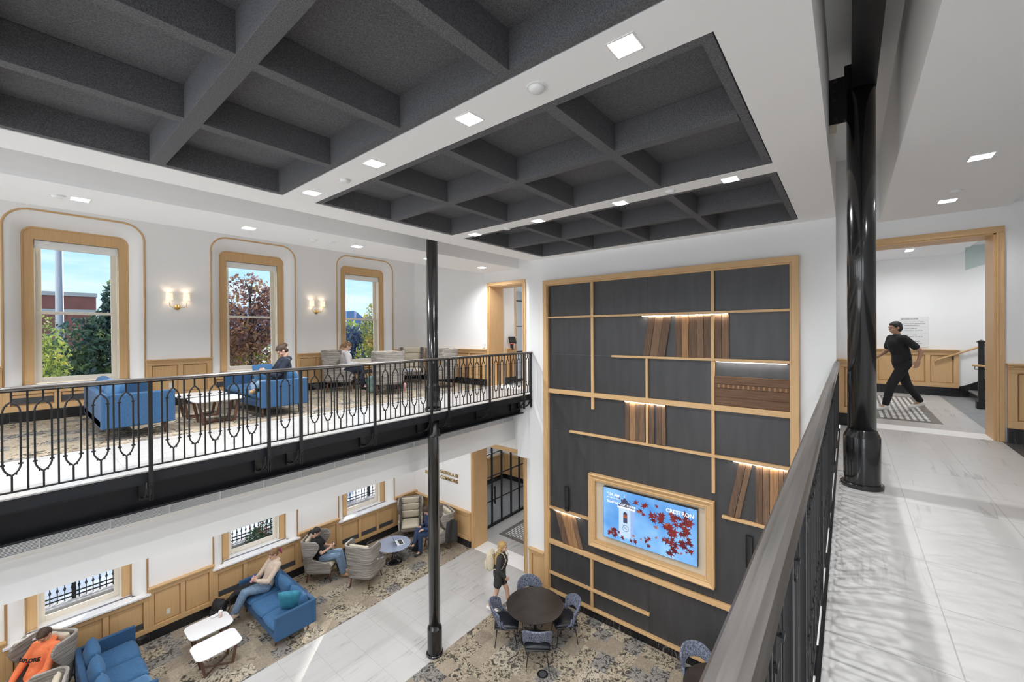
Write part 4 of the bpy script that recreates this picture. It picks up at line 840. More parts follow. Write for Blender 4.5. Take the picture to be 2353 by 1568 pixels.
def wing(label, x, y, z, deg, first=[1]):
    if first: first.clear(); wc['label'] = label; wc['group'] = GW; return setin(wc, (x, y, z), R(deg))
    return dup(wc, label, (x, y, z), R(deg), GW)
wing('striped wing chair on the ground floor holding a woman in jeans on her phone', 5.26, 10.86, .008, -48)
wing('striped wing chair on the ground floor seen from behind, by the round blue-grey table', 5.88, 9.78, .008, 27)
wing('empty striped wing chair in the ground floor corner, cream seat in full view', 8.10, 10.86, .008, -128)
wing('striped wing chair with a dark coat, partly behind the tall column', 8.16, 9.62, .008, 163)
wing('striped wing chair around the person in the orange hoodie', .24, 10.94, .008, -142)
wing('striped wing chair cut off by the picture bottom beside the empty sofa', .10, 9.62, .008, 168)
wing('striped wing chair on the gallery holding the woman in a pale sweatshirt', 5.72, 10.70, F2+.008, -38)
wing('striped wing chair on the gallery seen from behind, backpacks at its feet', 6.22, 9.20, F2+.008, 50)
wing('striped wing chair on the gallery with its cream front toward the railing', 7.93, 10.50, F2+.008, -126)
wing('striped wing chair on the gallery just past the column, side on', 7.80, 9.00, F2+.008, 152)
def make_tulip():
    t = thing('tulip_table', '', 'table')
    obj('table_top', MB().lathe([(.001, .478), (.44, .478), (.475, .492), (.475, .498), (.001, .498)], n=48), 'tulip_top', t)
    obj('pedestal', MB().lathe([(.001, 0), (.25, 0), (.25, .008), (.18, .03), (.09, .07), (.045, .13), (.03, .25), (.032, .36), (.06, .45), (.12, .478), (.001, .478)], n=40), 'tulip_base', t, smooth=True); return t
tt = make_tulip(); tt['label'] = 'round blue-grey pedestal table on the ground floor carrying an open laptop'; setin(tt, (6.88, 10.02, .008)); dup(tt, 'round blue-grey pedestal table on the gallery behind the wing chair', (6.95, 9.85, F2+.008))
def laptop(label, loc, rz, open_=105):
    t = thing('laptop', label, 'laptop', loc, rz); obj('keyboard_base', MB().box(-.11, .11, -.16, .16, 0, .014), 'grille_metal', t, bevel=.004); obj('keys', MB().box(-.03, .08, -.14, .14, .014, .016), 'slate', t)
    lid = MB().box(-.004, .004, -.16, .16, 0, .21).xf(T(-.11, 0, .012, 0, R(90-open_), 0)); obj('lid', lid, 'slate', t); return t
laptop('open grey laptop on the round blue-grey table downstairs', (7.02, 9.93, .507), R(-20), 115)
# dark round tables and boucle chairs
def make_round():
    t = thing('round_table', '', 'table'); obj('table_top', MB().lathe([(.001, .722), (.57, .722), (.60, .737), (.60, .747), (.001, .747)], n=64), 'table_dark', t)
    obj('pedestal', MB().lathe([(.001, 0), (.30, 0), (.30, .012), (.05, .03), (.035, .05), (.035, .70), (.12, .722), (.001, .722)], n=32), 'black_steel', t, smooth=False); return t
rt = make_round(); rt['label'] = 'round dark table before the media wall with four textured chairs'; setin(rt, (6.98, 5.13, .008)); dup(rt, 'round dark table mostly hidden behind the walkway handrail', (7.13, 1.54, .008))
def make_chair():
    t = thing('side_chair', '', 'chair')
    obj('seat', puff(.50, .50, .09, 3, dome=.4).xf(T(.03, 0, .44)), 'chair_leather', t, smooth=True)
    obj('seat_shell', puff(.50, .50, .07, 3, dome=.6).xf(T(.02, 0, .395)), 'hinge_black', t, smooth=True)
    m = MB(); rows = []
    for j in range(13):
        f = j/12; rows.append([])
        for i in range(17):
            a = -pi/2*.86+pi*.86*i/16; w = cos(a)          # angle round the back
            top = .84-.20*(abs(a)/(pi/2))**2.4; bot = .60-.22*(abs(a)/(pi/2*.86))**3.0
            if abs(a) < .62: bot = .60
            z = bot+(top-bot)*f; r = .255+.035*f
            rows[-1].append((-r*cos(a)-.01-.04*f, r*1.02*sin(a), z))
    m.loft(rows, cap=False, ringclosed=False); o = obj('backrest', m, 'boucle', t, smooth=True); s = o.modifiers.new('s', 'SOLIDIFY'); s.thickness = .04; s.offset = 0; b = o.modifiers.new('b', 'SUBSURF'); b.levels = b.render_levels = 1
    for sy in (-1, 1): obj('side_arm', MB().tube([(.03, sy*.24, .40), (-.06, sy*.262, .47), (-.07, sy*.262, .56)], [(.03, .02)]*3, 8), 'boucle', t, smooth=True)
    for x, y in ((-.16, -.17), (-.16, .17), (.18, -.17), (.18, .17)): obj('leg', MB().cyl((x, y, .40), (x*1.35, y*1.3, 0), .011, .008, 8), 'black_steel', t, smooth=True)
    return t
ch = make_chair(); GR = 'textured chairs around the dark round table'
ch['label'] = 'blue-grey textured chair with its back to the viewer at the round table'; ch['group'] = GR; setin(ch, (6.52, 4.74, .008), R(37))
dup(ch, 'textured chair on the white tile side of the round table', (6.58, 5.60, .008), R(-52), GR); dup(ch, 'textured chair on the media wall side of the round table', (7.40, 4.66, .008), R(140), GR)
dup(ch, 'dark textured chair tucked behind the round table, only its back showing', (7.40, 5.56, .008), R(-135), GR); dup(ch, 'textured chair at the second round table beside the walkway handrail', (7.60, 2.02, .008), R(-140), GR)
t = thing('floor_box', 'round black floor box set in the patterned carpet before the chair', 'floor box', (6.36, 4.50, .008)); obj('cover', MB().lathe([(.001, 0), (.105, 0), (.10, .006), (.001, .006)], n=32), 'black_plastic', t); obj('lid', MB().lathe([(.001, .006), (.07, .006), (.068, .009), (.001, .009)], n=28), 'slate', t)
# wall sconces
def make_sconce():
    t = thing('wall_sconce', '', 'wall lamp')
    obj('backplate', MB().lathe([(.001, 0), (.055, 0), (.06, .006), (.055, .014), (.03, .035), (.012, .045), (.001, .046)], n=24).xf(Matrix.Rotation(pi/2, 4, 'X')), 'brass', t, smooth=True)
    for s in (-1, 1):
        obj('arm', MB().tube([(0, -.04, .0), (s*.06, -.06, -.005), (s*.12, -.075, .0), (s*.145, -.08, .03), (s*.15, -.08, .08), (s*.15, -.08, .17)], .0055, 8), 'brass', t, smooth=True)
        sh = MB(); sh.loft([[(s*.15+r*cos(2*pi*k/24), -.08+r*sin(2*pi*k/24), z) for k in range(24)] for r, z in ((.062, .165), (.055, .305), (.052, .305), (.059, .165))], cap=False, closed=True); obj('lamp_shade', sh, 'lamp_shade', t, smooth=False)
        obj('bulb', MB().sph((s*.15, -.08, .225), .022), 'tube_glow', t, smooth=True)
    return t
sc = make_sconce(); sc['label'] = 'brass two-shade wall sconce between the first and second gallery windows'; sc['group'] = 'pair of brass wall sconces'; setin(sc, (2.37, WY, 7.09)); dup(sc, 'brass two-shade wall sconce between the second and third gallery windows', (5.44, WY, 7.09))
for x in (2.37, 5.44):
    for s in (-1, 1): light('sconce_lamp', 'POINT', (x+s*.15, WY-.08, 7.33), 1.7, (1, .84, .66), .03)
# ================================================================== PEOPLE
flat('skin', (.62, .38, .28), .55); flat('skin_tan', (.50, .29, .19), .55); flat('eye_dark', (.03, .02, .02), .3); flat('lip', (.45, .17, .15), .5)
flat('hair_brown', (.055, .030, .018), .6, noise=.4, nscale=60, stretch=(1, 1, .15)); flat('hair_dark', (.016, .012, .011), .6); flat('hair_blonde', (.42, .27, .10), .6, noise=.35, nscale=50, stretch=(1, 1, .12))
flat('hair_lightbrown', (.20, .11, .055), .6, noise=.35, nscale=50, stretch=(1, 1, .12)); flat('hair_pink', (.32, .04, .12), .6)
flat('denim', (.155, .235, .34), .85, noise=.2, nscale=25); flat('denim_dark', (.025, .045, .105), .85); flat('cloth_black', (.012, .012, .015), .85); flat('cloth_navy', (.014, .02, .038), .85); flat('cloth_charcoal', (.035, .035, .035), .85)
flat('orange_fleece', (.86, .22, .085), .85, noise=.08, nscale=20, bump=.2, bscale=12); flat('beige_fleece', (.58, .47, .38), .9, noise=.1, nscale=20, bump=.2, bscale=14); flat('pale_fleece', (.62, .61, .63), .9, bump=.2, bscale=14)
flat('shoe_cream', (.66, .56, .44), .7); flat('shoe_white', (.78, .77, .75), .6); flat('shoe_tan', (.42, .26, .14), .8); flat('canvas_cream', (.62, .54, .40), .85, bump=.2, bscale=18)
def blend(mb, vox, smooth=4):
    me = mb.mesh('t'); o = D.objects.new('t', me); COL.objects.link(o)
    r = o.modifiers.new('r', 'REMESH'); r.mode = 'VOXEL'; r.voxel_size = vox; s = o.modifiers.new('s', 'SMOOTH'); s.factor = .5; s.iterations = smooth
    C.view_layer.update(); m2 = D.meshes.new_from_object(o.evaluated_get(C.evaluated_depsgraph_get())); D.objects.remove(o); D.meshes.remove(me)
    for p in m2.polygons: p.use_smooth = True
    return m2
def caps(m, pts, rad, n=12):
    """chain of overlapping tapered segments with ball joints"""
    pts = [Vector(p) for p in pts]
    for i in range(len(pts)-1):
        a, b = pts[i], pts[i+1]; ra, rb = rad[i], rad[i+1]
        if (b-a).length > 1e-4: m.cyl(a, b, ra, rb, n)
    for p, r in zip(pts, rad): m.sph(p, r*1.0, n, 8)
    return m
def basis(fwd, up):
    f = Vector(fwd).normalized(); l = Vector(up).cross(f).normalized(); u = f.cross(l); return Matrix((f, l, u)).transposed()
def hand(m, wrist, fwd, palm, curl=.6, side=1):
    """palm with four jointed fingers and a thumb; fwd along the hand, palm = direction the palm faces"""
    f = Vector(fwd).normalized(); n = (Vector(palm)-f*Vector(palm).dot(f)).normalized(); s = n.cross(f)*side; w = Vector(wrist)
    m.obox(w+f*.045, (.043, .036, .0115), Matrix((f, s, n)).transposed()); m.sph(w+f*.015, (.028), 10, 7)
    for k, (o, L) in enumerate(((.030, .066), (.010, .076), (-.010, .072), (-.029, .055))):
        p = w+f*.083+s*o; d = f.copy(); pts = [p-f*.012]
        for j, q in enumerate((.42, .32, .26)):
            a = curl*(.55+.35*j); d = (d*cos(a)+n*sin(a)).normalized(); p = p+d*L*q; pts.append(p)
        caps(m, pts, [.0098, .0092, .0085, .0072], 7)
    p = w+f*.022+s*.030; caps(m, [p, p+f*.022+s*.022+n*.008, p+f*.050+s*.026+n*.02, p+f*.070+s*.016+n*.030], [.013, .0115, .010, .008], 7)
def head(m, c, Bm):
    P = lambda x, y, z: Vector(c)+Bm @ Vector((x, y, z))
    m.sph(P(-.008, 0, .035), (.093, .074, .088), 18, 12, Bm); m.sph(P(.018, 0, -.028), (.066, .058, .080), 16, 11, Bm); m.sph(P(.050, 0, -.085), (.026, .026, .020), 12, 8, Bm)
    caps(m, [P(.080, 0, .028), P(.096, 0, -.002), P(.104, 0, -.018)], [.0085, .0105, .0125], 8)
    for s in (-1, 1):
        m.sph(P(.082, s*.028, .038), (.012, .024, .008), 10, 7, Bm); m.sph(P(.062, s*.040, -.02), (.024, .018, .022), 10, 7, Bm); m.sph(P(-.006, s*.076, .002), (.020, .009, .030), 10, 7, Bm)
    m.sph(P(.086, 0, -.047), (.010, .022, .0055), 10, 6, Bm); m.sph(P(.084, 0, -.058), (.010, .019, .0055), 10, 6, Bm)
def figure(label, loc, rz, J, c, hair='bun', props=None):
    """J: joints in local metres, facing +x. c: materials skin, top, sleeve, legs, shoe, hair"""
    t = thing('person', label, 'person', loc, rz); V = {k: Vector(v) for k, v in J.items() if k not in ('hf', 'hu', 'hands')}
    Bm = basis(J['hf'], J.get('hu', (0, 0, 1))); H = V['head']; m = MB()
    head(m, H, Bm); nb = H+Bm @ Vector((-.022, 0, -.075))
    caps(m, [V['neck'], nb], [.052, .050]); caps(m, [V['pel'], V['wst'], V['chs']], [.13, .115, .135])
    caps(m, [V['shR'], V['chs']+Vector((0, 0, .07)), V['shL']], [.055, .08, .055])
    for s in 'LR':
        caps(m, [V['sh'+s], V['el'+s], V['wr'+s]], [.050, .038, .025]); caps(m, [V['hp'+s], V['kn'+s], V['an'+s]], [.078, .054, .037])
        caps(m, [V['an'+s], V['to'+s]], [.036, .028])
        f, p, cu = J['hands'][s]; hand(m, V['wr'+s], f, p, cu, 1 if s == 'L' else -1)
    body = obj('body', blend(m, .0075, 3), c['skin'], t)
    # eyes and mouth
    P = lambda x, y, z: H+Bm @ Vector((x, y, z))
    for s in (-1, 1): obj('eye', MB().sph(P(.0865, s*.028, .021), (.008, .0125, .0065), 10, 7, Bm), 'eye_dark', t, smooth=True)
    obj('mouth', MB().sph(P(.0955, 0, -.052), (.004, .018, .0045), 10, 6, Bm), 'lip', t, smooth=True)
    # clothes
    m = MB(); caps(m, [V['pel']+Vector((0, 0, .0)), V['wst'], V['chs'], V['chs']*.4+V['neck']*.6], [.152, .142, .158, .105]); caps(m, [V['shR'], V['chs']+Vector((0, 0, .085)), V['shL']], [.070, .095, .070])
    for s in 'LR':
        e = V['el'+s]; w = V['wr'+s]
        if c.get('short'): caps(m, [V['sh'+s], V['sh'+s]*.35+e*.65], [.070, .066])
        else: caps(m, [V['sh'+s], e, e*.08+w*.92], [.069, .058, .043])
    if c.get('hood'): bk = V['neck']+Vector(c['hood']); caps(m, [V['neck']+(V['shR']-V['neck'])*.42, bk+Vector((0, -.04, -.02)), bk+Vector((0, .04, -.02)), V['neck']+(V['shL']-V['neck'])*.42], [.045, .06, .06, .045])
    obj('hoodie' if c.get('hood') else 'shirt', blend(m, .011, 5), c['top'], t)
    m = MB(); caps(m, [V['hpR'], V['pel'], V['hpL']], [.105, .142, .105])
    for s in 'LR':
        k, a = V['kn'+s], V['an'+s]
        if c.get('bare'): caps(m, [V['hp'+s], V['hp'+s]*.55+k*.45], [.10, .10])
        else: caps(m, [V['hp'+s], k, k*.1+a*.9], [.100, .078, c.get('cuff', .056)])
    obj('trousers' if not c.get('bare') else 'skirt', blend(m, .011, 5), c['legs'], t)
    for s in 'LR':
        a, b = V['an'+s], V['to'+s]; d = (b-a).normalized(); m = MB(); caps(m, [a+Vector((0, 0, -.01)), a-d*.03+Vector((0, 0, -.04)), b], [.048, .040, .040]); obj('shoe', blend(m, .009, 3), c['shoe'], t)
    # hair
    m = MB(); m.sph(P(-.020, 0, .048), (.098, .084, .092), 18, 12, Bm); m.sph(P(-.048, 0, .0), (.070, .078, .085), 16, 10, Bm); m.sph(P(.035, 0, .088), (.052, .062, .028), 14, 8, Bm)
    if hair == 'bun': m.sph(P(-.125, 0, .055), (.045), 14, 9)
    if hair == 'pony': caps(m, [P(-.10, 0, .07), P(-.145, 0, .05), P(-.16, 0, -.03), P(-.15, 0, -.12)], [.028, .032, .028, .012])
    if hair == 'low': caps(m, [P(-.09, 0, .0), P(-.135, 0, -.03), P(-.15, 0, -.10), P(-.13, 0, -.17)], [.032, .034, .026, .012])
    if hair == 'long':
        for s in (-1, 0, 1): caps(m, [P(-.03, s*.065, .04), P(-.06, s*.085, -.08), P(-.10, s*.09, -.22), P(-.10, s*.08, -.36), P(-.09, s*.06, -.46)], [.045, .05, .05, .040, .015])
    if hair == 'drape':
        for s in (-1, 1): caps(m, [P(-.02, s*.07, .04), P(.0, s*.085, -.08), P(.02, s*.08, -.20)], [.035, .035, .014])
        caps(m, [P(-.08, 0, .03), P(-.10, 0, -.12), P(-.09, 0, -.24)], [.06, .06, .02])
    obj('hair', blend(m, .009, 3), c['hair'], t)
    if c.get('tip'): m = MB(); caps(m, [P(-.150, 0, .04), P(-.166, 0, -.03), P(-.158, 0, -.15)], [.030, .034, .013]); obj('ponytail', blend(m, .009, 3), c['tip'], t)
    return t, V, P, Bm
def seated(seat=.44, lean=.12, hx=.0, look=-.5, turn=0, arms='phone', knees=((.44, .10, .02), (.44, -.10, .02)), ank=None, toes=None, hdz=0):
    """default sitting joints facing +x; the pelvis is over the origin"""
    z = seat+.115; J = dict(pel=(hx, 0, z), wst=(hx-lean*.45, 0, z+.16), chs=(hx-lean*.8, 0, z+.33), neck=(hx-lean, 0, z+.50))
    J['head'] = (hx-lean+.035, 0, z+.635+hdz); J['hf'] = (cos(look)*cos(turn), cos(look)*sin(turn), sin(look))
    for s, q in (('L', 1), ('R', -1)):
        J['sh'+s] = (hx-lean*.95, q*.175, z+.435); J['hp'+s] = (hx+.04, q*.085, z-.02)
    for s, q, k in (('L', 1, knees[0]), ('R', -1, knees[1])):
        J['kn'+s] = (hx+k[0], k[1], z-.02+k[2])
        a = (ank or {}).get(s, (k[0]+.02, k[1], .09)); J['an'+s] = (hx+a[0], a[1], a[2]); to = (toes or {}).get(s, (a[0]+.155, a[1], max(.045, a[2]-.045))); J['to'+s] = (hx+to[0], to[1], to[2])
    if arms == 'phone':
        for s, q in (('L', 1), ('R', -1)): J['el'+s] = (hx+.06, q*.21, z+.17); J['wr'+s] = (hx+.235, q*.065, z+.235)
        J['hands'] = {'L': ((.55, -.35, .35), (0, -1, .2), .8), 'R': ((.55, .35, .35), (0, 1, .2), .8)}
    if arms == 'lap':
        for s, q in (('L', 1), ('R', -1)): J['el'+s] = (hx+.03, q*.235, z+.16); J['wr'+s] = (hx+.25, q*.12, z+.10)
        J['hands'] = {'L': ((.8, -.4, -.2), (0, -.2, -1), .4), 'R': ((.8, .4, -.2), (0, .2, -1), .4)}
    if arms == 'type':
        for s, q in (('L', 1), ('R', -1)): J['el'+s] = (hx+.10, q*.22, z+.17); J['wr'+s] = (hx+.34, q*.11, z+.16)
        J['hands'] = {'L': ((.9, -.1, -.1), (0, 0, -1), .35), 'R': ((.9, .1, -.1), (0, 0, -1), .35)}
    return J
def phone(t, V, col='screen_black'):
    a = (V['wrL']+V['wrR'])/2+Vector((.075, 0, .045)); o = thing('phone', '', 'phone'); return a
def loose_phone(label, V, loc, rz, col):
    a = (V['wrL']+V['wrR'])/2+Vector((.072, 0, .055)); mt = Matrix.Translation(loc) @ Matrix.Rotation(rz, 4, 'Z')
    o = obj('phone', MB().obox((0, 0, 0), (.005, .036, .072), Euler((0, R(-35), 0)).to_matrix()), col, None, bevel=.004, loc=mt @ a, rot=(0, 0, rz)); return tag(o, label, 'phone')
# -- ground floor: woman on the sofa, beige hoodie and jeans
flat('phone_pink', (.55, .25, .35), .3); flat('phone_dark', (.02, .02, .025), .3)
J = seated(.47, .20, look=-.45, knees=((.47, .03, .10), (.44, -.13, .03)), ank={'L': (.62, -.10, .22), 'R': (.70, -.16, .11)}, toes={'L': (.76, -.12, .16), 'R': (.86, -.17, .06)})
loc = (3.80, 10.62, 0); rz = pi+R(8)
t, V, P, Bm = figure('woman in a beige hoodie and jeans on the blue sofa, looking at her phone', loc, rz, J, dict(skin='skin', top='beige_fleece', legs='denim', shoe='shoe_cream', hair='hair_lightbrown', hood=(-.05, 0, .0), tip='hair_pink'), 'pony')
loose_phone('small pink phone held by the woman on the blue sofa', V, loc, rz, 'phone_pink')
# -- ground floor: woman in wing chair, black shirt and jeans
J = seated(.45, .17, look=-.6, knees=((.46, .02, .09), (.44, -.10, .03)), ank={'L': (.60, -.06, .20), 'R': (.58, -.12, .11)}, toes={'L': (.72, -.10, .13), 'R': (.74, -.12, .05)})
loc = (5.24, 10.88, 0); rz = R(-42)
t, V, P, Bm = figure('woman in a black T-shirt and jeans in the striped wing chair, holding a phone', loc, rz, J, dict(skin='skin', top='cloth_black', legs='denim', shoe='shoe_tan', hair='hair_dark', short=1, cuff=.075), 'low')
o = obj('print', MB().box(.10, .112, -.05, .05, .80, .88), 'throwaway' if 'throwaway' in M else (flat('print_gold', (.55, .38, .10), .7) and 'print_gold'), t, bevel=.004)
o.location = (-.12, -.03, -.0)
loose_phone('dark phone held by the woman in the wing chair', V, loc, rz, 'phone_dark')
# -- ground floor: person in orange hoodie, bottom corner
J = seated(.45, .20, look=-.75, turn=.2, arms='lap', hdz=.0)
loc = (.24, 10.90, 0); rz = R(-140)
t, V, P, Bm = figure('person in an orange hoodie lettered EXPLORE, head bowed in a striped wing chair', loc, rz, J, dict(skin='skin_tan', top='orange_fleece', legs='cloth_charcoal', shoe='shoe_white', hair='hair_brown', hood=(-.06, 0, .01)), 'short')
me = text_mesh('EXPLORE', .085, 'CENTER', .004, .004); Zr = Matrix.Rotation(R(-20), 4, 'Y')
me.transform(Matrix(((0, 0, 1, 0), (1, 0, 0, 0), (0, 1, 0, 0), (0, 0, 0, 1)))); me.transform(Matrix.Translation((.10, 0, .92)) @ Matrix.Rotation(R(-14), 4, 'Y'))
for v in me.vertices: v.co.x -= (v.co.y**2)*1.1
obj('lettering', me, 'cloth_black', t)
# -- ground floor: student behind the tall column
J = seated(.45, -.16, look=-.9, arms='type', knees=((.43, .09, .03), (.47, -.06, .12)), ank={'L': (.46, .12, .10), 'R': (.62, .08, .36)}, toes={'L': (.61, .14, .05), 'R': (.75, .14, .30)})
t, V, P, Bm = figure('seated person in dark blue jeans leaning forward, half hidden by the tall column', (8.02, 9.66, 0), R(163), J, dict(skin='skin', top='denim_dark', legs='denim_dark', shoe='cloth_charcoal', hair='hair_brown'), 'drape')
# -- gallery: person on sofa with notebook
J = seated(.47, .12, look=-.75, knees=((.36, .20, .05), (.36, -.20, .05)), ank={'L': (.30, -.10, .53), 'R': (.42, .12, .50)}, toes={'L': (.36, -.22, .52), 'R': (.50, .22, .49)})
loc = (3.36, 8.72, F2); rz = pi-R(6)
t, V, P, Bm = figure('person in a dark hooded jacket sitting cross-legged on the gallery sofa', loc, rz, J, dict(skin='skin', top='cloth_navy', legs='denim', shoe='shoe_tan', hair='hair_brown', hood=(-.07, 0, .0)), 'bun')
a = Matrix.Translation(loc) @ Matrix.Rotation(rz, 4, 'Z') @ Vector((.33, 0, .80))
o = obj('tablet', MB().obox((0, 0, 0), (.006, .12, .09), Euler((0, R(-62), 0)).to_matrix()), 'slate', None, bevel=.004, loc=a, rot=(0, 0, rz)); tag(o, 'grey tablet held by the person on the gallery sofa', 'tablet')
o = obj('throw_pillow', puff(.46, .42, .15, 3, dome=.55, seed=9).xf(T(0, 0, 0, R(75), 0, R(20))), 'sofa_blue_cushion', None, smooth=True, loc=(3.30, 9.24, F2+.74)); tag(o, 'light blue pillow standing beside the person on the gallery sofa', 'pillow')
# -- gallery: woman in pale sweatshirt
J = seated(.45, -.05, look=-.55, arms='type')
t, V, P, Bm = figure('woman in a pale sweatshirt reading in the gallery wing chair by the window', (5.80, 10.66, F2), R(-25), J, dict(skin='skin', top='pale_fleece', legs='cloth_navy', shoe='cloth_black', hair='hair_lightbrown', hood=(-.07, 0, .0)), 'low')
# -- walking woman with backpack, ground floor
def standing(h=1.66, stride=.22, look=-.1, lean=.03, swing=.12, bend=.3):
    k = h/1.72; J = dict(pel=(0, 0, .93*k), wst=(.01, 0, 1.09*k), chs=(.02+lean, 0, 1.27*k), neck=(.02+lean, 0, 1.44*k), head=(.05+lean, 0, 1.575*k)); J['hf'] = (cos(look), 0, sin(look))
    for s, q, d in (('L', 1, 1), ('R', -1, -1)):
        J['sh'+s] = (.015+lean, q*.175, 1.385*k); J['hp'+s] = (0, q*.085, .90*k); J['kn'+s] = (d*stride*.55+.05, q*.085, .50*k); J['an'+s] = (d*stride-(.04 if d < 0 else 0), q*.08, (.10 if d > 0 else .16))
        J['to'+s] = (d*stride+.15, q*.085, .045 if d > 0 else .06); J['el'+s] = (-d*swing*.6+.0, q*.225, 1.12*k); J['wr'+s] = (-d*swing+bend*.35, q*.235, .90*k)
    J['hands'] = {'L': ((.25, 0, -.95), (0, -1, 0), .5), 'R': ((.25, 0, -.95), (0, 1, 0), .5)}; return J
J = standing(1.66, .20)
J['elR'] = (.02, -.22, 1.08); J['wrR'] = (.16, -.12, .90); J['hands']['R'] = ((.5, .3, -.8), (0, 1, 0), .8)
t, V, P, Bm = figure('blonde woman walking over the white tiles with a cream backpack', (7.17, 6.28, 0), R(-62), J, dict(skin='skin', top='cloth_charcoal', legs='cloth_charcoal', shoe='shoe_white', hair='hair_blonde', bare=1), 'long')
bp = thing('backpack', 'cream backpack worn by the blonde walking woman', 'backpack', (7.17, 6.28, 0), R(-62))
obj('bag', puff(.40, .30, .20, 3.5, dome=.5).xf(T(-.20, 0, 1.20, 0, R(86), 0)), 'canvas_cream', bp, smooth=True); obj('pocket', puff(.20, .24, .09, 4).xf(T(-.295, 0, 1.10, 0, R(86), 0)), 'canvas_cream', bp, smooth=True)
for s in (-1, 1): obj('strap', MB().tube([(-.17, s*.09, 1.36), (-.02, s*.115, 1.475), (.12, s*.12, 1.42), (.19, s*.125, 1.28), (.10, s*.17, 1.10), (-.16, s*.12, 1.04)], [(.018, .006)]*6, 8), 'canvas_cream', bp, smooth=True)
# -- walking man in the stair hall
J = standing(1.74, .33, look=-.12, swing=.28, lean=.06); J['wrL'] = (.05-.18, .22, .98); J['wrR'] = (.30, -.20, 1.02); J['elR'] = (.12, -.23, 1.14); J['elL'] = (-.16, .24, 1.16); J['hands']['R'] = ((.9, 0, .1), (0, 1, 0), .6)
t, V, P, Bm = figure('man in black clothes and white sneakers striding across the stair hall', (10.92, -.80, F2), R(118), J, dict(skin='skin_tan', top='cloth_black', legs='cloth_black', shoe='shoe_white', hair='hair_dark', short=1), 'short')
# ================================================================== LOOSE THINGS
def lump(name, label, cat, parts, mat, loc, rz=0, vox=.012, sm=4):
    m = MB()
    for p in parts: caps(m, *p) if isinstance(p[0], list) else m.sph(*p)
    o = obj(name, blend(m, vox, sm), mat, None, loc=loc, rot=(0, 0, rz)); return tag(o, label, cat)
flat('bag_black', (.015, .016, .02), .7); flat('bag_blue', (.015, .05, .10), .7); flat('bag_green', (.16, .24, .22), .8, noise=.4, nscale=8); flat('bag_purple', (.08, .055, .085), .8, noise=.3, nscale=8); flat('bottle_pink', (.72, .40, .38), .5)
flat('strap_pattern', (.12, .10, .08), .8, noise=.95, nscale=30); flat('drink_pink', (.75, .55, .50), .3); flat('paper_white', (.8, .8, .8), .6)
def backpack(label, mat, loc, rz, tilt=-12, s=1, strap='bag_black'):
    t = thing('backpack', label, 'backpack', loc, rz); obj('bag', puff(.44*s, .32*s, .24*s, 3.2, dome=.5, seed=int(loc[0]*7)).xf(T(0, 0, .215*s, 0, R(90+tilt), 0)), mat, t, smooth=True); obj('pocket', puff(.22*s, .25*s, .10*s, 3.5, dome=.5).xf(T(.115*s, 0, .15*s, 0, R(90+tilt), 0)), mat, t, smooth=True)
    for q in (-1, 1): obj('strap', MB().tube([(-.09*s, q*.07, .40*s), (-.18*s, q*.09, .34*s), (-.20*s, q*.10, .20*s), (-.12*s, q*.10, .06*s)], [(.022, .006)]*4, 8), strap, t, smooth=True)
    obj('top_loop', MB().tube([(-.03, -.03, .42*s), (-.04, 0, .47*s), (-.03, .03, .42*s)], .007, 6), strap, t); return t
backpack('black backpack with a patterned strap beside the feet of the sofa woman', 'bag_black', (2.98, 11.10, .008), R(200), -10, 1, 'strap_pattern')
backpack('dark blue backpack on the carpet between the two striped wing chairs', 'bag_blue', (5.86, 10.72, .008), R(-30), -10)
backpack('pale green patterned backpack at the foot of the gallery wing chairs', 'bag_green', (6.05, 9.72, F2+.008), R(-60), -14); backpack('dusky purple backpack under the gallery wing chair', 'bag_purple', (6.62, 9.62, F2+.008), R(200), -40, .8)
backpack('black backpack leaning by the person behind the tall column', 'bag_black', (7.66, 10.0, .008), R(140), -8, .9)
o = obj('water_bottle', MB().lathe([(.001, 0), (.036, 0), (.037, .17), (.028, .19), (.02, .21), (.001, .21)], n=18), 'bottle_pink', None, smooth=True, loc=(6.72, 9.22, F2+.008)); tag(o, 'pale pink bottle on the gallery carpet near the wing chair', 'bottle')
t = thing('iced_drink', 'clear cup of pink drink on the white coffee table by the panelling', 'cup', (2.83, 10.42, .436)); obj('cup', MB().lathe([(.001, 0), (.028, 0), (.038, .115), (.001, .115)], n=20), 'drink_pink', t, smooth=True); obj('lid', MB().lathe([(.001, .115), (.041, .115), (.038, .13), (.001, .132)], n=20), 'paper_white', t); obj('straw', MB().cyl((0, 0, .12), (.02, .01, .19), .003), 'paper_white', t)
lump('paper_wrapper', 'crumpled white wrapper beside the pink drink on the coffee table', 'paper', [((0, 0, .018), (.06, .04, .018)), ((.05, .02, .016), (.04, .05, .014)), ((-.03, .03, .016), (.035, .03, .016))], 'paper_white', (2.74, 10.52, .436), 0, .006, 2)
lump('coat', 'black and pink coat heaped on the sofa beside the woman in beige', 'coat', [([(-.30, .03, .52), (.0, .0, .56), (.30, -.05, .57), (.50, -.02, .50)], [.05, .10, .09, .05]), ([(-.05, .16, .54), (.20, .14, .58), (.42, .10, .62)], [.08, .09, .06]), ([(-.28, .14, .72), (-.15, .12, .66), (.1, .06, .62)], [.06, .08, .07]), ((.25, .02, .56), (.14, .11, .07))], 'cloth_black', (3.66, 10.86, 0), pi, .012, 4)
m = MB(); caps(m, [(0, 0, 0), (.02, .04, .06), (.0, .0, .14)], [.05, .055, .03]); o = obj('scarf', blend(m, .01, 4), 'hair_pink', None, loc=(3.92, 10.93, .70)); tag(o, 'pink scarf on the dark coat behind the woman in beige', 'scarf')
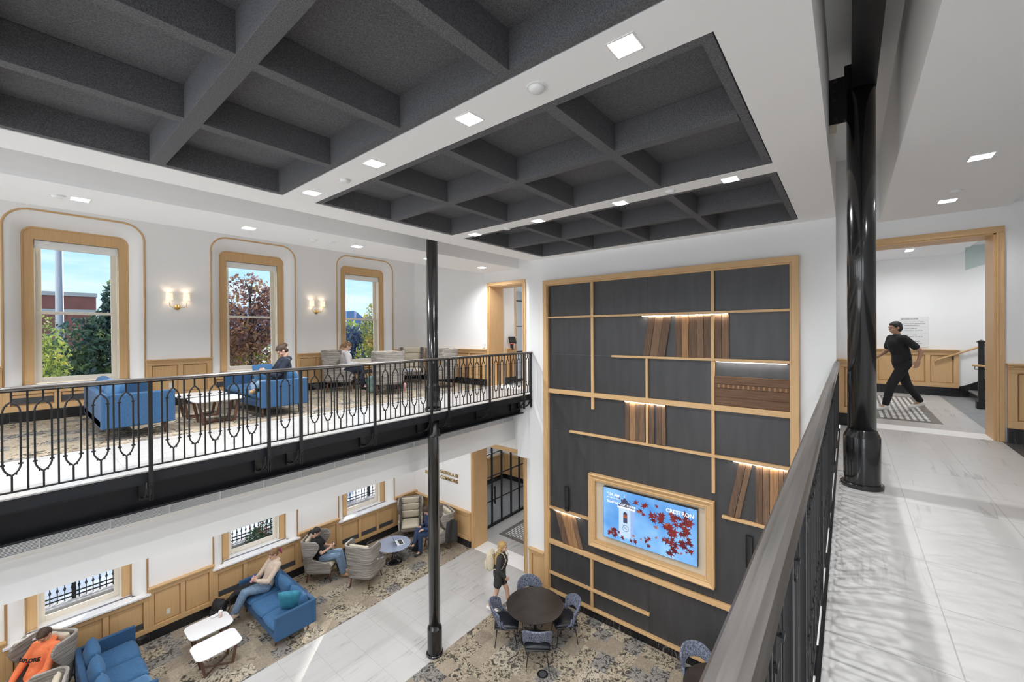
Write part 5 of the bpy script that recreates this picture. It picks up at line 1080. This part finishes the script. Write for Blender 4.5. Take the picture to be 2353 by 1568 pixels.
# dark jacket hung over the arm of the wing chair by the column
m = MB(); rows = []
for j in range(13):
    v = j/12; rows.append([])
    for i in range(11):
        u = i/10-.5; z = .86-.66*v if v > .0 else .88; x = .03*sin(9*u+2*v)+.012*sin(23*u)*v
        rows[-1].append((u*(.34+.10*v), x-.02+.03*v, .92-.68*v+(.0 if abs(u) < .3 else -.04)))
m.loft(rows, cap=False, ringclosed=False); o = obj('jacket', m, 'cloth_charcoal', None, smooth=True, loc=(8.30, 9.16, 0), rot=(0, 0, R(-17))); s = o.modifiers.new('s', 'SOLIDIFY'); s.thickness = .035; s.offset = 1; u = o.modifiers.new('u', 'SUBSURF'); u.levels = u.render_levels = 1
tag(o, 'dark grey jacket hanging over the side of the wing chair near the column', 'jacket')
o = obj('cup', MB().lathe([(.001, 0), (.032, 0), (.036, .05), (.001, .05)], n=16), 'black_plastic', None, smooth=True, loc=(6.32, 11.42, 5.575)); tag(o, 'small dark cup on the gallery window sill beside the reading woman', 'cup')
# ================================================================== OUTSIDE THE WINDOWS
flat('pavement', (.50, .53, .57), .9, noise=.12, nscale=.6); flat('lawn', (.10, .14, .05), .95, noise=.3, nscale=2); flat('stone_coping', (.45, .44, .44), .85, noise=.2, nscale=6); flat('stone_wall', (.09, .085, .085), .9, noise=.6, nscale=9, stretch=(.5, 1, 3))
flat('fence_black', (.01, .011, .014), .45); flat('bark', (.055, .04, .032), .9, noise=.3, nscale=14); flat('pole_grey', (.22, .24, .27), .5)
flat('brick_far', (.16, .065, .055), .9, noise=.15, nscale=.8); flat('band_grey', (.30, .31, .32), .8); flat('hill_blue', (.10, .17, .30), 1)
def leafmat(name, cols):
    mt, nt, b = newmat(name); ln = nt.links.new; tc = N(nt, 'ShaderNodeTexCoord'); nz = N(nt, 'ShaderNodeTexNoise', i={'Scale': .9, 'Detail': 5, 'Roughness': .75}); ln(tc.outputs['Object'], nz.inputs[0])
    r = N(nt, 'ShaderNodeValToRGB'); el = r.color_ramp.elements; el[0].position = .36; el[0].color = (*cols[0], 1); el[1].position = .66; el[1].color = (*cols[-1], 1)
    for k, c in enumerate(cols[1:-1]): e_ = el.new(.36+.30*(k+1)/(len(cols)-1)); e_.color = (*c, 1)
    ln(nz.outputs[0], r.inputs[0]); ln(r.outputs[0], b.inputs['Base Color']); b.inputs['Roughness'].default_value = .7
    tr = N(nt, 'ShaderNodeBsdfTranslucent'); ln(r.outputs[0], tr.inputs[0]); ms = N(nt, 'ShaderNodeMixShader', i={'Fac': .35}); o = nt.nodes['Material Output']
    ln(b.outputs[0], ms.inputs[1]); ln(tr.outputs[0], ms.inputs[2]); ln(ms.outputs[0], o.inputs[0])
leafmat('leaf_evergreen', [(.02, .045, .06), (.035, .07, .065), (.08, .14, .07), (.30, .38, .14)])
leafmat('leaf_yellow', [(.10, .16, .05), (.28, .34, .08), (.62, .52, .10)])
leafmat('leaf_maple', [(.05, .05, .07), (.16, .085, .08), (.32, .15, .09), (.48, .38, .14)])
leafmat('leaf_mixed', [(.03, .05, .04), (.12, .17, .05), (.40, .36, .08), (.34, .16, .07)])
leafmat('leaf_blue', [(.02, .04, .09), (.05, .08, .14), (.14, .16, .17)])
leafmat('leaf_bush', [(.03, .07, .04), (.08, .14, .06), (.16, .22, .10)])
def leaves(blobs, n, size, seed, flatness=.35):
    rnd = random.Random(seed); m = MB(); tot = sum(b[3] for b in blobs)
    for cx, cy_, cz, r, rz in blobs:
        for k in range(int(n*r/tot)):
            while True:
                x, y, z = rnd.uniform(-1, 1), rnd.uniform(-1, 1), rnd.uniform(-1, 1); d = x*x+y*y+z*z
                if .10 < d < 1 and rnd.random() < .25+.75*d: break
            s = size*rnd.uniform(.5, 1.3); c = Vector((cx+x*r, cy_+y*r, cz+z*rz)); e = Euler((rnd.uniform(-1.2, 1.2), rnd.uniform(-1.2, 1.2), rnd.uniform(0, 6.3))).to_matrix()
            m.add([c+e @ Vector(p) for p in ((-s, 0, 0), (-.3*s, -.5*s, .1*s), (s, 0, 0), (-.3*s, .5*s, .1*s))], [(0, 1, 2, 3)])
    return m
def tree(label, x, y, base, trunk_top, blobs, mt, n, size, seed, br=6):
    t = thing('tree', label, 'tree', (x, y, base), 0, 'trees outside the gallery windows'); tr = MB().tube([(0, 0, 0), (.05, 0, (trunk_top-base)*.5), (0, .05, trunk_top-base)], [.17, .13, .06], 8); rnd = random.Random(seed)
    for k in range(br):
        a = rnd.uniform(0, 6.28); h = (trunk_top-base)*rnd.uniform(.4, .95); L = rnd.uniform(.9, 2.0); tr.tube([(0, 0, h), (cos(a)*L*.5, sin(a)*L*.5, h+L*.45), (cos(a)*L, sin(a)*L, h+L*.8)], [.06, .04, .015], 5)
    obj('trunk', tr, 'bark', t, smooth=True); obj('crown', leaves([(b[0]-x, b[1]-y, b[2]-base, b[3], b[4]) for b in blobs], n, size, seed), mt, t); return t
tree('dark evergreen filling most of the first gallery window', 2.4, 24, -.6, 7.2, [(1.9, 24, 4.6, 1.5, 2.6), (3.2, 24.3, 5.8, 1.2, 2.4), (1.3, 23.6, 3.6, 1.3, 2.6), (2.6, 24, 5.5, 1.0, 2.0), (3.0, 24, 7.7, .55, 1.25)], 'leaf_evergreen', 11000, .12, 1, 0)
tree('yellow-green tree at the left edge of the first gallery window', .45, 20, -.6, 6.6, [(.35, 20, 5.3, 1.0, 2.2), (.75, 20.4, 4.4, .6, 2.0), (0, 20, 3, 1.1, 2)], 'leaf_yellow', 4200, .09, 2, 0)
tree('red and brown maple filling the second gallery window', 8.6, 26, -.6, 9.2, [(8.5, 26, 7.6, 1.6, 2.3), (7.4, 25.6, 6.6, 1.1, 1.5), (9.8, 26.3, 7.6, 1.1, 1.7), (8.7, 26, 4.8, 1.9, 2.2)], 'leaf_maple', 5600, .13, 3, 12)
tree('green and yellow tree low in the second gallery window behind the maple', 8.4, 29, -.6, 5, [(8.2, 29, 4.0, 2.4, 2.6), (10.8, 29, 4.2, 2.2, 2.5), (9.4, 30, 5.6, 1.2, 1.2)], 'leaf_mixed', 4600, .15, 4)
tree('green and yellow tree at the right of the third gallery window', 14.2, 22, -.6, 7.4, [(14.3, 22, 6.6, 1.15, 1.9), (14.0, 22, 4.6, 1.3, 2.0), (13.4, 21.6, 3.6, .9, 1.4), (15.0, 22.3, 5.6, .9, 1.4)], 'leaf_mixed', 5600, .11, 5)
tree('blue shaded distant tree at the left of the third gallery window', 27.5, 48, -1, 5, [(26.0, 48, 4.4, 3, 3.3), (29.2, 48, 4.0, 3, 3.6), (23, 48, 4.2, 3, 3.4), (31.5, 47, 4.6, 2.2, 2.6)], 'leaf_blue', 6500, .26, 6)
tree('golden distant tree top above the meeting rail of the third gallery window', 37, 64, -1, 6, [(35, 64, 6.4, 3.2, 2.2), (40, 64, 6.4, 3, 2.2)], 'leaf_yellow', 2200, .30, 8)
tree('sparse tree standing toward the morning sun beyond the building', 19.2, 24.4, -.6, 12, [(19.6, 24.4, 11.2, 1.9, 2.4), (17.6, 24.0, 9.4, 1.5, 1.8)], 'leaf_maple', 700, .15, 9, 10)
struct('ground_outside', MB().box(-60, 140, 12.4, 120, -.9, -.6), 'pavement')
struct('ground_lawn', MB().box(-60, 140, 19, 60, -.6, -.58), 'lawn')
struct('ground_planter', MB().box(-4, 12, 12.3, 13.75, -.6, .10), 'stone_wall')
t = thing('stone_wall', 'low dark stone wall with pale coping outside the ground windows', 'garden wall', (0, 14, -.6)); obj('body', MB().box(-4, 12, -.12, .12, 0, .86), 'stone_wall', t); obj('coping', MB().box(-4, 12, -.20, .18, .86, .96), 'stone_coping', t, bevel=.02)
fn = thing('iron_fence', 'black iron fence with spear heads on the low stone wall outside', 'fence', (0, 14, .36)); pm = MB().box(-.008, .008, -.008, .008, 0, 1.05).tube([(0, 0, .22), (0, 0, .27), (0, 0, .33)], [.006, .026, .006], 4).tube([(0, 0, 1.05), (0, 0, 1.09), (0, 0, 1.2)], [.01, .025, .003], 4).mesh('picket'); pm.materials.append(M['fence_black'])
for k in range(88): o = D.objects.new('picket', pm); COL.objects.link(o); o.parent = fn; o.location = (-.6+k*.115, 0, 0)
for z in (.06, .15, .98): obj('rail', MB().box(-4, 12, -.012, .012, z-.012, z+.012), 'fence_black', fn)
for x in (.93, 3.9, 8.55): obj('post', MB().box(x-.03, x+.03, -.03, .03, 0, 1.25).sph((x, 0, 1.28), .045), 'fence_black', fn)
bu = thing('bush', 'leafy bush with red berries outside the second ground floor window', 'bush', (4.8, 13.35, .1)); obj('foliage', leaves([(.1, 0, .5, .42, .5), (-.25, .1, .35, .3, .35), (.5, .05, .55, .35, .5)], 2600, .035, 12), 'leaf_bush', bu); flat('berry_red', (.42, .05, .04), .5)
m = MB(); rnd = random.Random(5)
for k in range(70): m.sph((rnd.gauss(.15, .25), rnd.gauss(-.1, .18), rnd.gauss(.55, .22)), .018, 6, 4)
tag(obj('berries', m, 'berry_red', bu), kind='stuff')
b = thing('brick_building', 'dark red brick building with pale bands seen through the first gallery window', 'building', (0, 70, -1)); obj('wall', MB().box(-30, 6.7, 0, 12, 0, 12.0), 'brick_far', b); obj('parapet', MB().box(-30.1, 6.8, -.1, 12, 12.0, 12.45), 'band_grey', b); obj('band', MB().box(-30.1, 6.75, -.08, 0, 10.1, 10.45), 'band_grey', b)
p = thing('light_pole', 'tall grey light pole before the brick building', 'pole', (1.60, 30, -.6)); obj('shaft', MB().cyl((0, 0, 0), (0, 0, 13.5), .19, .12, 14), 'pole_grey', p, smooth=True); obj('base', MB().cyl((0, 0, 0), (0, 0, .5), .3, .28, 14), 'pole_grey', p)
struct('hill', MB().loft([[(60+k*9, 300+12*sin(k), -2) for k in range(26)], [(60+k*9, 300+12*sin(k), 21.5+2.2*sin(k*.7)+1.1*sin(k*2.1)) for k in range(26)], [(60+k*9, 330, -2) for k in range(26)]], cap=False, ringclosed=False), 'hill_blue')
